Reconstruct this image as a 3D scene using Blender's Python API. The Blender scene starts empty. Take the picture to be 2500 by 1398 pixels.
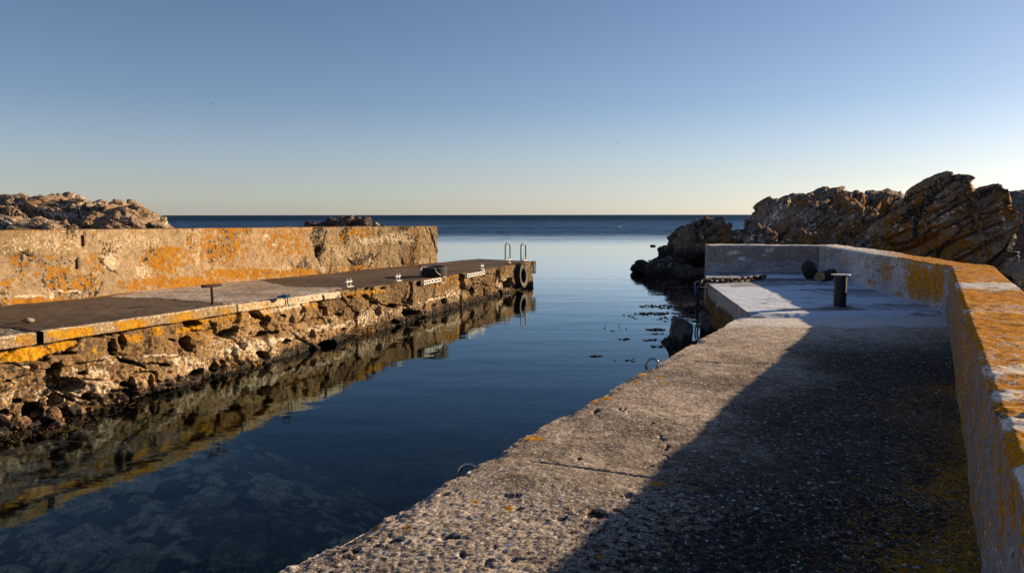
import bpy, bmesh, math, random
import numpy as np
from mathutils import Vector, Matrix

# ------------------------------------------------------------------ camera, sky, sun, exposure
SC = bpy.context.scene
COL = SC.collection
F = 1800.0                       # focal length in pixels of the 2500 px wide photograph
W, H = 2500.0, 1398.0
CAMZ = 2.2
PITCH = math.atan((699 - 524.5) / F)
ROLL = math.radians(0.07)
QZ = 0.85                        # height of both quays above the water
SUN_AZ = math.radians(66.0)      # to the right of straight ahead
SUN_EL = math.radians(15.0)

cam = bpy.data.cameras.new('camera')
cam.sensor_width = 36.0
cam.lens = 36.0 * F / W
cam.clip_start = 0.05
cam.clip_end = 100000
camo = bpy.data.objects.new('camera', cam)
COL.objects.link(camo)
camo.location = (0, 0, CAMZ)
camo.rotation_euler = (math.pi / 2 - PITCH, ROLL, 0)
SC.camera = camo

world = bpy.data.worlds.new('World')
SC.world = world
world.use_nodes = True
wn = world.node_tree
bg = wn.nodes['Background']
sky = wn.nodes.new('ShaderNodeTexSky')
sky.sky_type = 'NISHITA'
sky.sun_disc = False
sky.sun_elevation = SUN_EL
sky.sun_rotation = SUN_AZ
sky.altitude = 0
sky.air_density = 0.76
sky.dust_density = 0.35
sky.ozone_density = 1.5
tint = wn.nodes.new('ShaderNodeMix')
tint.data_type = 'RGBA'; tint.blend_type = 'MULTIPLY'; tint.inputs[0].default_value = 1.0
tint.inputs[7].default_value = (1.02, 0.985, 1.06, 1)
wn.links.new(sky.outputs[0], tint.inputs[6])
hz_ = wn.nodes.new('ShaderNodeTexCoord'); sz_ = wn.nodes.new('ShaderNodeSeparateXYZ'); wn.links.new(hz_.outputs['Generated'], sz_.inputs[0])
mr_ = wn.nodes.new('ShaderNodeMapRange'); mr_.inputs[1].default_value = 0.0; mr_.inputs[2].default_value = 0.14; mr_.inputs[3].default_value = 1.0; mr_.inputs[4].default_value = 0.0
wn.links.new(sz_.outputs[2], mr_.inputs[0])
hs_ = wn.nodes.new('ShaderNodeHueSaturation'); hs_.inputs['Saturation'].default_value = 0.62      # pale sea air low over the horizon
wn.links.new(mr_.outputs[0], hs_.inputs['Fac']); wn.links.new(tint.outputs[2], hs_.inputs['Color'])
wn.links.new(hs_.outputs[0], bg.inputs[0])
bg.inputs[1].default_value = 0.0595

sun = bpy.data.lights.new('sun', 'SUN')
sun.energy = 5.0
sun.angle = math.radians(0.5)
sun.color = (1.0, 0.755, 0.48)
suno = bpy.data.objects.new('sun', sun)
COL.objects.link(suno)
SUNV = Vector((math.sin(SUN_AZ) * math.cos(SUN_EL), math.cos(SUN_AZ) * math.cos(SUN_EL), math.sin(SUN_EL)))
suno.rotation_euler = SUNV.to_track_quat('Z', 'Y').to_euler()
suno.location = (20, 10, 10)

SC.view_settings.view_transform = 'Standard'
SC.view_settings.look = 'None'
SC.view_settings.exposure = 0.85
SC.view_settings.gamma = 1.0
SC.cycles.max_bounces = 8
SC.cycles.transparent_max_bounces = 12

# ------------------------------------------------------------------ projection helpers
CP, SP = math.cos(PITCH), math.sin(PITCH)
CR, SR = math.cos(ROLL), math.sin(ROLL)
_M = camo.rotation_euler.to_matrix()
RIGHT = np.array(_M @ Vector((1, 0, 0))); UP = np.array(_M @ Vector((0, 1, 0))); FWD = np.array(_M @ Vector((0, 0, -1)))

def at(px, py, z):
    """point of the photograph -> the place where it meets height z"""
    d = FWD + RIGHT * ((px - W / 2) / F) + UP * ((H / 2 - py) / F)
    t = (z - CAMZ) / d[2]
    return np.array([d[0] * t, d[1] * t, z])

PZ_Y = [7.4, 10.4, 13.5, 19.0, 23.0]; PZ_Z = [0.97, 0.94, 0.855, 0.768, 0.76]
def zq(Y):
    """height of the left pier, which slopes gently down towards its end"""
    return np.interp(Y, PZ_Y, PZ_Z)

def atp(px, py, dz=0.0):
    z = QZ
    for _ in range(25): z = float(zq(at(px, py, z)[1])) + dz
    return at(px, py, z)

def at_y(px, py, Y):
    d = FWD + RIGHT * ((px - W / 2) / F) + UP * ((H / 2 - py) / F)
    t = Y / d[1]
    return np.array([d[0] * t, Y, CAMZ + d[2] * t])

def proj(P):
    q = P - np.array([0, 0, CAMZ])
    z = q @ FWD
    z = np.where(np.abs(z) < 0.05, 0.05, z)
    px = W / 2 + F * (q @ RIGHT) / z
    py = H / 2 - F * (q @ UP) / z
    bad = z < 0.2
    return np.where(bad, -9999.0, px), np.where(bad, 9999.0, py)

# ------------------------------------------------------------------ numpy noise
def _hash(ix, iy, iz, seed):
    with np.errstate(over='ignore'):
        h = (ix.astype(np.int64) * 374761393 + iy.astype(np.int64) * 668265263 + iz.astype(np.int64) * 2147483647 + seed * 1274126177) & 0xffffffff
        h = ((h ^ (h >> 13)) * 1274126177) & 0xffffffff
        h = ((h ^ (h >> 16)) * 2246822519) & 0xffffffff
        h = h ^ (h >> 15)
    return (h & 0xffffff) / float(0x1000000)

def vnoise(P, seed=0):
    i = np.floor(P).astype(np.int64); f = P - i
    u = f * f * f * (f * (f * 6 - 15) + 10)
    r = 0
    for dx in (0, 1):
        wx = u[..., 0] if dx else 1 - u[..., 0]
        for dy in (0, 1):
            wy = u[..., 1] if dy else 1 - u[..., 1]
            for dz in (0, 1):
                wz = u[..., 2] if dz else 1 - u[..., 2]
                r = r + wx * wy * wz * _hash(i[..., 0] + dx, i[..., 1] + dy, i[..., 2] + dz, seed)
    return r * 2 - 1

def fbm(P, scale=1.0, octv=4, gain=0.5, lac=2.03, seed=0):
    s, a, tot = 0, 1.0, 0
    Q = np.asarray(P, float) * scale
    for k in range(octv):
        s = s + a * vnoise(Q + 17.3 * k, seed + k * 31); tot += a
        Q = Q * lac; a *= gain
    return s / tot * 1.6

def voro(P, seed=0, flat=False, vec=False):
    """F1, F2, random number of the nearest cell"""
    i = np.floor(P).astype(np.int64); f = P - i
    F1 = np.full(P.shape[:-1], 9.0); F2 = F1.copy(); idr = np.zeros(P.shape[:-1]); VX = np.zeros_like(P)
    zr = (0,) if flat else (-1, 0, 1)
    for dx in (-1, 0, 1):
        for dy in (-1, 0, 1):
            for dz in zr:
                cx, cy, cz = i[..., 0] + dx, i[..., 1] + dy, i[..., 2] + dz
                jx = dx + _hash(cx, cy, cz, seed) - f[..., 0]
                jy = dy + _hash(cx, cy, cz, seed + 7) - f[..., 1]
                jz = 0 if flat else dz + _hash(cx, cy, cz, seed + 13) - f[..., 2]
                d = np.sqrt(jx * jx + jy * jy + jz * jz)
                c = _hash(cx, cy, cz, seed + 29)
                n1 = d < F1
                F2 = np.where(n1, F1, np.minimum(F2, d))
                idr = np.where(n1, c, idr)
                if vec: VX = np.where(n1[..., None], np.stack([jx, jy, jz + 0 * jx], -1), VX)
                F1 = np.where(n1, d, F1)
    return (F1, F2, idr, VX) if vec else (F1, F2, idr)

def sst(a, b, x):
    t = np.clip((x - a) / (b - a), 0, 1)
    return t * t * (3 - 2 * t)

def lerp(a, b, t):
    return a + (b - a) * t

def blob(px, py, cx, cy, rx, ry, ang=0.0, lo=0.55, hi=1.1):
    c, s = math.cos(math.radians(ang)), math.sin(math.radians(ang))
    dx, dy = px - cx, py - cy
    u = (dx * c + dy * s) / rx; v = (-dx * s + dy * c) / ry
    return 1 - sst(lo, hi, np.sqrt(u * u + v * v))

def segdist(px, py, pts):
    best = np.full(np.shape(px), 1e9)
    for (x0, y0), (x1, y1) in zip(pts[:-1], pts[1:]):
        vx, vy = x1 - x0, y1 - y0
        t = np.clip(((px - x0) * vx + (py - y0) * vy) / (vx * vx + vy * vy), 0, 1)
        best = np.minimum(best, np.hypot(px - x0 - t * vx, py - y0 - t * vy))
    return best

def inpoly(px, py, poly):
    r = np.zeros(np.shape(px), bool)
    n = len(poly)
    for k in range(n):
        x0, y0 = poly[k]; x1, y1 = poly[(k + 1) % n]
        if y0 == y1: continue
        c = ((y0 > py) != (y1 > py)) & (px < (x1 - x0) * (py - y0) / (y1 - y0) + x0)
        r ^= c
    return r

# ------------------------------------------------------------------ object helpers
def tag(o, label=None, cat=None, group=None, kind=None):
    if label: o['label'] = label
    if cat: o['category'] = cat
    if group: o['group'] = group
    if kind: o['kind'] = kind
    return o

def empty(name, loc, label=None, cat=None, group=None, kind=None):
    o = bpy.data.objects.new(name, None)
    o.empty_display_size = 0.1
    COL.objects.link(o); o.location = loc
    return tag(o, label, cat, group, kind)

def put(name, me, mat, parent=None, smooth=False):
    """links a mesh given in world coordinates; a child keeps its place"""
    o = bpy.data.objects.new(name, me)
    me.materials.append(mat)
    if smooth: me.polygons.foreach_set('use_smooth', np.ones(len(me.polygons), bool))
    COL.objects.link(o)
    if parent is not None:
        o.parent = parent
        loc = Vector(parent.location)
        p = parent.parent
        while p is not None:
            loc = loc + Vector(p.location); p = p.parent
        co = np.empty(len(me.vertices) * 3); me.vertices.foreach_get('co', co)
        co = (co.reshape(-1, 3) - np.array(loc)).ravel()
        me.vertices.foreach_set('co', co); me.update()
    return o

def mesh_np(name, V, Fq, attrs=None):
    me = bpy.data.meshes.new(name)
    V = np.asarray(V, np.float32).reshape(-1, 3); Fq = np.asarray(Fq, np.int32)
    n, k = Fq.shape
    me.vertices.add(len(V)); me.vertices.foreach_set('co', V.ravel())
    me.loops.add(n * k); me.loops.foreach_set('vertex_index', Fq.ravel())
    me.polygons.add(n); me.polygons.foreach_set('loop_start', np.arange(0, n * k, k, dtype=np.int32))
    try:
        me.polygons.foreach_set('loop_total', np.full(n, k, np.int32))
    except Exception:
        pass
    me.update(calc_edges=True); me.validate()
    for key, val in (attrs or {}).items():
        val = np.asarray(val, np.float32)
        if val.size == len(V):
            a = me.attributes.new(key, 'FLOAT', 'POINT'); a.data.foreach_set('value', val.ravel())
        else:
            c = np.ones((len(V), 4), np.float32); c[:, :3] = val.reshape(-1, 3)
            a = me.attributes.new(key, 'FLOAT_COLOR', 'POINT'); a.data.foreach_set('color', c.ravel())
    return me

def grid_faces(nu, nv, closed_v=False, flip=False):
    i = np.arange(nu - 1)[:, None]; j = np.arange(nv if closed_v else nv - 1)[None, :]
    j2 = (j + 1) % nv
    a = i * nv + j; b = (i + 1) * nv + j; c = (i + 1) * nv + j2; d = i * nv + j2
    q = np.stack([a, b, c, d], -1).reshape(-1, 4)
    return q[:, ::-1] if flip else q

def grid_normals(P, closed_v=False):
    du = np.gradient(P, axis=0)
    if closed_v:
        dv = np.roll(P, -1, 1) - np.roll(P, 1, 1)
    else:
        dv = np.gradient(P, axis=1)
    n = np.cross(du, dv)
    l = np.linalg.norm(n, axis=-1, keepdims=True)
    return n / np.maximum(l, 1e-9)

class MB:
    """collects simple shapes into one mesh, in world coordinates"""
    def __init__(self): self.v = []; self.f = []
    def add(self, V, Fs):
        o = len(self.v); self.v += [tuple(map(float, p)) for p in V]; self.f += [tuple(int(i) + o for i in q) for q in Fs]
        return self
    def box(self, c, sx, sy, sz, ax=None, bevel=0.0):
        """c centre, half sizes; ax = 3x3 rows are local axes"""
        ax = np.eye(3) if ax is None else np.asarray(ax)
        b = bevel
        if b <= 0:
            pts = [(x, y, z) for x in (-sx, sx) for y in (-sy, sy) for z in (-sz, sz)]
            fs = [(0, 1, 3, 2), (4, 6, 7, 5), (0, 4, 5, 1), (2, 3, 7, 6), (0, 2, 6, 4), (1, 5, 7, 3)]
            return self.add([np.asarray(c) + np.array(p) @ ax for p in pts], fs)
        bm = bmesh.new(); bmesh.ops.create_cube(bm, size=2)
        for v in bm.verts: v.co = Vector((v.co.x * sx, v.co.y * sy, v.co.z * sz))
        bmesh.ops.bevel(bm, geom=list(bm.edges), offset=b, segments=2, profile=0.5, affect='EDGES')
        bm.verts.index_update()
        self.add([np.asarray(c) + np.array(v.co) @ ax for v in bm.verts], [[v.index for v in f.verts] for f in bm.faces])
        bm.free(); return self
    def tube(self, pts, r, n=10, closed=False, cap=True):
        pts = [np.asarray(p, float) for p in pts]; m = len(pts)
        rr = r if hasattr(r, '__len__') else [r] * m
        tang = []
        for k in range(m):
            a = pts[(k - 1) % m] if (closed or k > 0) else pts[k]
            b = pts[(k + 1) % m] if (closed or k < m - 1) else pts[k]
            t = b - a; tang.append(t / max(np.linalg.norm(t), 1e-9))
        u = np.cross(tang[0], [0, 0, 1.0])
        if np.linalg.norm(u) < 0.05: u = np.cross(tang[0], [1.0, 0, 0])
        u /= np.linalg.norm(u)
        V = []
        for k in range(m):
            u = u - tang[k] * (u @ tang[k]); u /= max(np.linalg.norm(u), 1e-9)
            w = np.cross(tang[k], u)
            for j in range(n):
                a = 2 * math.pi * j / n
                V.append(pts[k] + rr[k] * (math.cos(a) * u + math.sin(a) * w))
        Fs = []
        for k in range(m if closed else m - 1):
            k2 = (k + 1) % m
            for j in range(n):
                Fs.append((k * n + j, k * n + (j + 1) % n, k2 * n + (j + 1) % n, k2 * n + j))
        if cap and not closed:
            Fs.append(tuple(range(n))[::-1]); Fs.append(tuple((m - 1) * n + j for j in range(n)))
        return self.add(V, Fs)
    def lathe(self, c, axis, prof, n=32, closed=False):
        """prof: (radius, height along axis)"""
        axis = np.asarray(axis, float); axis /= np.linalg.norm(axis)
        u = np.cross(axis, [0, 0, 1.0])
        if np.linalg.norm(u) < 0.05: u = np.array([1.0, 0, 0])
        u /= np.linalg.norm(u); w = np.cross(axis, u)
        V = []; m = len(prof)
        for r, h in prof:
            for j in range(n):
                a = 2 * math.pi * j / n
                V.append(np.asarray(c) + axis * h + r * (math.cos(a) * u + math.sin(a) * w))
        Fs = []
        for k in range(m if closed else m - 1):
            k2 = (k + 1) % m
            for j in range(n):
                Fs.append((k * n + j, k * n + (j + 1) % n, k2 * n + (j + 1) % n, k2 * n + j))
        return self.add(V, Fs)
    def build(self, name, mat, parent=None, smooth=False, normals=True):
        me = bpy.data.meshes.new(name); me.from_pydata(self.v, [], self.f); me.update()
        if normals:
            bm = bmesh.new(); bm.from_mesh(me); bmesh.ops.recalc_face_normals(bm, faces=bm.faces); bm.to_mesh(me); bm.free()
        o = put(name, me, mat, parent, smooth)
        if smooth:
            try: me.set_sharp_from_angle(angle=math.radians(40))
            except Exception: pass
        return o

# ------------------------------------------------------------------ materials
class G:
    def __init__(self, name):
        self.mat = bpy.data.materials.new(name); self.mat.use_nodes = True
        self.nt = self.mat.node_tree; self.nt.nodes.clear()
        self.out = self.nt.nodes.new('ShaderNodeOutputMaterial')
        self.pos = self.nt.nodes.new('ShaderNodeTexCoord').outputs['Object']
    def n(self, t, ins=(), **props):
        nd = self.nt.nodes.new(t)
        for k, v in props.items(): setattr(nd, k, v)
        for k, v in (ins.items() if isinstance(ins, dict) else enumerate(ins)):
            self.set(nd.inputs[k], v)
        return nd
    def set(self, s, v):
        if isinstance(v, bpy.types.NodeSocket): self.nt.links.new(v, s)
        elif v is not None:
            if s.type == 'RGBA' and len(v) == 3: v = (*v, 1)
            s.default_value = v
    def noise(self, scale, detail=4, rough=0.55, vec=None, dist=0.0):
        return self.n('ShaderNodeTexNoise', {'Vector': vec or self.pos, 'Scale': scale, 'Detail': detail, 'Roughness': rough, 'Distortion': dist}).outputs[0]
    def voro(self, scale, feature='F1', vec=None, out=0, rnd=1.0):
        return self.n('ShaderNodeTexVoronoi', {'Vector': vec or self.pos, 'Scale': scale, 'Randomness': rnd}, feature=feature).outputs[out]
    def m(self, op, a, b=None, c=None):
        nd = self.n('ShaderNodeMath', operation=op)
        for s, v in zip(nd.inputs, (a, b, c)): self.set(s, v)
        return nd.outputs[0]
    def rng(self, v, a, b, c=0.0, d=1.0, smooth=False):
        return self.n('ShaderNodeMapRange', {0: v, 1: a, 2: b, 3: c, 4: d}, interpolation_type='SMOOTHSTEP' if smooth else 'LINEAR').outputs[0]
    def mix(self, f, a, b, mode='MIX'):
        nd = self.n('ShaderNodeMix', data_type='RGBA', blend_type=mode)
        self.set(nd.inputs[0], f); self.set(nd.inputs[6], a); self.set(nd.inputs[7], b)
        return nd.outputs[2]
    def mul(self, col, f):
        nd = self.n('ShaderNodeVectorMath', operation='SCALE')
        self.set(nd.inputs[0], col); self.set(nd.inputs[3], f)
        return nd.outputs[0]
    def attr(self, name, col=False):
        nd = self.n('ShaderNodeAttribute', attribute_name=name)
        return nd.outputs['Color' if col else 'Fac']
    def map(self, scale, rot=(0, 0, 0)):
        return self.n('ShaderNodeMapping', {'Vector': self.pos, 'Scale': scale, 'Rotation': rot}).outputs[0]
    def cover(self, amount, noise, soft=0.08, lo=0.32, hi=0.68):
        nn = self.rng(noise, lo, hi)
        return self.rng(self.m('SUBTRACT', self.m('ADD', nn, amount), 1.0), -soft, soft, smooth=True)
    def bump(self, h, strength=1.0, dist=0.01, nrm=None):
        return self.n('ShaderNodeBump', {'Height': h, 'Strength': strength, 'Distance': dist, 'Normal': nrm}).outputs[0]
    def done(self, col, rough=0.9, nrm=None, metal=0.0, spec=0.25, **kw):
        b = self.n('ShaderNodeBsdfPrincipled', {'Base Color': col, 'Roughness': rough, 'Metallic': metal, 'Specular IOR Level': spec, **kw})
        if nrm is not None: self.set(b.inputs['Normal'], nrm)
        self.nt.links.new(b.outputs[0], self.out.inputs[0])
        return self.mat

def weathered(name, gs=1.0, bump=1.0, contrast=1.0, lichens=((0.36, 0.135, 0.012), (0.52, 0.27, 0.02)), crustc=(0.022, 0.02, 0.018),
              whitec=(0.72, 0.68, 0.62), lscale=9.0, wscale=22.0, stretch=None, ros=None, flakes=0.0):
    """stone or concrete: colour and the amounts of lichen, dark crust and pale crust come from the mesh"""
    g = G(name)
    if stretch: 
        sv = g.map(stretch)
    else:
        sv = g.pos
    n2 = g.noise(7 * gs, 6, 0.62); n3 = g.noise(46 * gs, 5, 0.68, sv); n4 = g.noise(150 * gs, 3, 0.7)
    k = g.m('MULTIPLY', g.rng(n2, 0.3, 0.7, 1 - 0.28 * contrast, 1 + 0.25 * contrast), g.rng(n3, 0.3, 0.7, 1 - 0.42 * contrast, 1 + 0.36 * contrast))
    k = g.m('MULTIPLY', k, g.rng(n4, 0.3, 0.7, 1 - 0.3 * contrast, 1 + 0.3 * contrast))
    c = g.mul(g.attr('col', True), k)
    wf = g.cover(g.attr('white'), g.noise(wscale, 6, 0.7, sv), 0.10)
    c = g.mix(wf, c, g.mul(whitec, g.rng(n3, 0.3, 0.7, 0.78, 1.12)))
    if flakes:
        wm = g.n('ShaderNodeVectorMath', operation='MULTIPLY_ADD'); g.set(wm.inputs[0], g.n('ShaderNodeTexNoise', {'Vector': g.pos, 'Scale': 50.0, 'Detail': 3.0}).outputs[1]); g.set(wm.inputs[1], (0.02, 0.02, 0.02)); g.set(wm.inputs[2], g.pos)
        for sc_, th in ((26.0, 0.40), (55.0, 0.42)):
            vn = g.n('ShaderNodeTexVoronoi', {'Vector': wm.outputs[0], 'Scale': sc_}, feature='F1')
            r_ = g.n('ShaderNodeSeparateColor', {0: vn.outputs[1]}).outputs[0]
            size = g.m('MULTIPLY', g.rng(r_, 1.0 - flakes, 1.0, 0.0, 1.0), th)
            fk = g.rng(g.m('SUBTRACT', size, vn.outputs[0]), 0.0, 0.06)
            c = g.mix(g.m('MULTIPLY', fk, 0.85), c, g.mul(whitec, g.rng(n3, 0.3, 0.7, 0.7, 1.1)))
    cf = g.cover(g.attr('crust'), g.noise(17 * gs, 7, 0.72, sv), 0.12)
    c = g.mix(cf, c, g.mul(crustc, g.rng(n3, 0.3, 0.7, 0.5, 2.2)))
    ln = g.m('ADD', g.m('MULTIPLY', g.noise(lscale, 8, 0.74), 0.62), g.m('MULTIPLY', g.m('SUBTRACT', 0.92, g.voro(ros)), 0.30) if ros else g.m('MULTIPLY', g.voro(lscale * 5.0), 0.30))
    ln = g.m('ADD', ln, g.m('MULTIPLY', n4, 0.10))
    lf = g.cover(g.attr('lich'), ln, 0.10, 0.33, 0.67)
    lc = g.mix(g.rng(g.noise(14, 5, 0.7), 0.36, 0.64), lichens[0], lichens[1])
    lc = g.mul(lc, g.m('MULTIPLY', g.rng(n3, 0.3, 0.7, 0.65, 1.35), g.rng(n4, 0.3, 0.7, 0.75, 1.2)))
    c = g.mix(lf, c, lc)
    h = g.m('ADD', g.m('MULTIPLY', n2, 0.5), g.m('ADD', g.m('MULTIPLY', n3, 0.3), g.m('MULTIPLY', n4, 0.13)))
    h = g.m('ADD', h, g.m('MULTIPLY', lf, 0.12))
    return g.done(c, 0.93, g.bump(h, min(1.0, 0.9 * bump), 0.03 * bump), spec=0.05)

def metal_mat(name, col, col2, rough=0.5, metal=0.7, scale=30, bump=0.3):
    g = G(name)
    n1 = g.noise(scale, 5, 0.65); n2 = g.noise(scale * 5, 4, 0.7)
    c = g.mix(g.rng(n1, 0.38, 0.62), col, col2)
    c = g.mul(c, g.rng(n2, 0.3, 0.7, 0.7, 1.3))
    return g.done(c, g.rng(n1, 0.3, 0.7, rough - 0.12, rough + 0.15), g.bump(g.m('ADD', n1, g.m('MULTIPLY', n2, 0.4)), bump, 0.004), metal, 0.4)

M_left = weathered('pier_masonry', 1.2, 1.0, 1.15, lichens=((0.40, 0.16, 0.012), (0.55, 0.31, 0.02)), whitec=(0.60, 0.50, 0.37), lscale=12)
M_lwall = weathered('breakwater_plaster', 1.2, 0.9, 1.25, lichens=((0.26, 0.105, 0.014), (0.36, 0.175, 0.022)), lscale=9, whitec=(0.56, 0.45, 0.31), ros=13.0)
M_ldeck = weathered('pier_deck_surface', 1.0, 0.35, 0.7, stretch=(1, 1, 1))
M_rdeck = weathered('quay_concrete', 1.6, 0.6, 2.0, wscale=70, lscale=22, whitec=(0.64, 0.62, 0.60), flakes=0.36)
M_fdeck = weathered('limewashed_concrete', 0.8, 0.25, 0.5, wscale=9, whitec=(0.64, 0.71, 0.82), stretch=(0.5, 2.2, 1))
M_para = weathered('parapet_concrete', 1.3, 0.8, 1.0, lichens=((0.39, 0.138, 0.004), (0.60, 0.255, 0.007)), lscale=11, wscale=30)
M_rock = weathered('rock_stone', 0.9, 1.2, 1.5, lichens=((0.20, 0.075, 0.010), (0.31, 0.135, 0.014)), lscale=3.2, wscale=6)
M_bed = weathered('seabed_stones', 1.6, 0.8, 1.7, crustc=(0.01, 0.012, 0.008), lichens=((0.10, 0.07, 0.02), (0.14, 0.11, 0.03)))
M_rust = metal_mat('rusty_iron', (0.10, 0.040, 0.022), (0.05, 0.022, 0.015), 0.75, 0.15)
M_black = metal_mat('black_painted_steel', (0.010, 0.010, 0.010), (0.022, 0.018, 0.016), 0.55, 0.2, 24)
M_galv = metal_mat('galvanised_steel', (0.62, 0.62, 0.60), (0.45, 0.45, 0.44), 0.5, 0.25)
M_white = metal_mat('white_paint', (0.78, 0.76, 0.72), (0.6, 0.57, 0.52), 0.6, 0.0)
M_steel = metal_mat('polished_steel', (0.42, 0.42, 0.43), (0.30, 0.30, 0.31), 0.28, 0.95)
M_tube = metal_mat('dull_steel_tube', (0.16, 0.15, 0.14), (0.09, 0.085, 0.08), 0.4, 0.7)
M_rubber = metal_mat('worn_rubber', (0.014, 0.014, 0.014), (0.026, 0.025, 0.024), 0.7, 0.0)
M_rubber2 = metal_mat('sun_bleached_rubber', (0.05, 0.045, 0.04), (0.10, 0.09, 0.075), 0.8, 0.0)
M_rope = metal_mat('off_white_rope', (0.55, 0.52, 0.47), (0.38, 0.35, 0.31), 0.9, 0.0, 90)
M_green = metal_mat('green_rope_fibre', (0.02, 0.13, 0.10), (0.015, 0.07, 0.06), 0.9, 0.0, 90)
M_blue = metal_mat('blue_rope_fibre', (0.02, 0.20, 0.36), (0.02, 0.10, 0.22), 0.9, 0.0, 90)
M_bark = metal_mat('dark_wet_bark', (0.022, 0.016, 0.012), (0.05, 0.036, 0.026), 0.9, 0.0, 20, 1.0)
M_wood = metal_mat('sawn_wood', (0.36, 0.25, 0.15), (0.22, 0.15, 0.09), 0.9, 0.0, 30)
M_weed = metal_mat('brown_seaweed', (0.05, 0.034, 0.012), (0.11, 0.06, 0.015), 0.6, 0.0, 30)
M_weedy = metal_mat('yellow_bladder_wrack', (0.20, 0.105, 0.015), (0.028, 0.018, 0.008), 0.6, 0.0, 6)
M_bird = metal_mat('dark_feathers', (0.05, 0.05, 0.055), (0.03, 0.03, 0.03), 0.9, 0.0, 5)
M_gull = metal_mat('white_feathers', (0.8, 0.8, 0.78), (0.7, 0.7, 0.7), 0.9, 0.0, 5)

# ------------------------------------------------------------------ sea and sea bed
def water_material():
    g = G('sea_water')
    geo = g.n('ShaderNodeNewGeometry').outputs['Position']
    sx = g.n('ShaderNodeSeparateXYZ', {0: geo}).outputs
    # wind ripples begin some seventy metres out, with an uneven edge
    wob = g.noise(0.012, 4, 0.6, g.map((0.35, 1.2, 1)))
    far = g.rng(g.m('ADD', sx[1], g.m('MULTIPLY', g.m('SUBTRACT', wob, 0.5), 60)), 52, 95, smooth=True)
    calm = g.noise(2.2, 3, 0.5, g.map((0.55, 1.0, 1)))
    calm2 = g.noise(0.7, 2, 0.5, g.map((0.35, 1.2, 1)))
    fine = g.noise(9, 3, 0.5, g.map((0.6, 1.0, 1)))
    hcalm = g.m('ADD', g.m('MULTIPLY', calm, 0.0034), g.m('ADD', g.m('MULTIPLY', calm2, 0.009), g.m('MULTIPLY', fine, 0.0009)))
    w1 = g.noise(1.2, 4, 0.6, g.map((0.5, 1.0, 1)))
    w2 = g.noise(0.25, 3, 0.6, g.map((0.5, 1.0, 1)))
    hfar = g.m('ADD', g.m('MULTIPLY', w1, 0.28), g.m('MULTIPLY', w2, 0.6))
    h = g.m('ADD', hcalm, g.m('MULTIPLY', hfar, far))
    nrm = g.bump(h, 1.0, 1.0)
    fr = g.n('ShaderNodeFresnel', {'IOR': 1.30, 'Normal': nrm}).outputs[0]
    far2 = g.rng(sx[1], 90, 420, smooth=True)
    chop = g.m('ADD', g.m('MULTIPLY', g.noise(1.0, 4, 0.65, g.map((0.5, 0.12, 1))), 0.55), g.m('MULTIPLY', g.noise(1.0, 3, 0.6, g.map((0.02, 0.045, 1))), 0.45))
    rough_sea = g.m('MULTIPLY', g.rng(far, 0, 1, 1.0, 0.42), g.rng(far2, 0, 1, 1.0, 0.36))
    rough_sea = g.m('MULTIPLY', rough_sea, g.m('ADD', 1.0, g.m('MULTIPLY', far, g.rng(chop, 0.32, 0.68, -0.65, 0.65))))
    fr = g.m('MINIMUM', g.m('MULTIPLY', g.m('POWER', fr, 1.45), 2.05), 1.0)
    fr = g.m('MULTIPLY', fr, rough_sea)
    gl = g.n('ShaderNodeBsdfGlossy', {'Color': g.mix(far, g.mix(fr, (0.60, 0.88, 1.0), (1.0, 0.97, 0.95)), (0.42, 0.66, 1.0)), 'Roughness': g.rng(far, 0, 1, 0.0, 0.12), 'Normal': nrm}).outputs[0]
    tr = g.n('ShaderNodeBsdfTransparent', {'Color': (0.90, 0.95, 0.97)}).outputs[0]
    ms = g.n('ShaderNodeMixShader', {0: fr, 1: tr, 2: gl}).outputs[0]
    g.nt.links.new(ms, g.out.inputs['Surface'])
    ab = g.n('ShaderNodeVolumeAbsorption', {'Color': (0.60, 0.68, 0.58), 'Density': 0.40}).outputs[0]
    g.nt.links.new(ab, g.out.inputs['Volume'])
    return g.mat
M_water = water_material()
R = 45000.0
sea = MB().add([(x, y, z) for x in (-R, R) for y in (-R, R) for z in (-9.0, 0.0)],
               [(0, 1, 3, 2), (4, 6, 7, 5), (0, 4, 5, 1), (2, 3, 7, 6), (0, 2, 6, 4), (1, 5, 7, 3)]).build('sea', M_water)
tag(sea, kind='structure')

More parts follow.
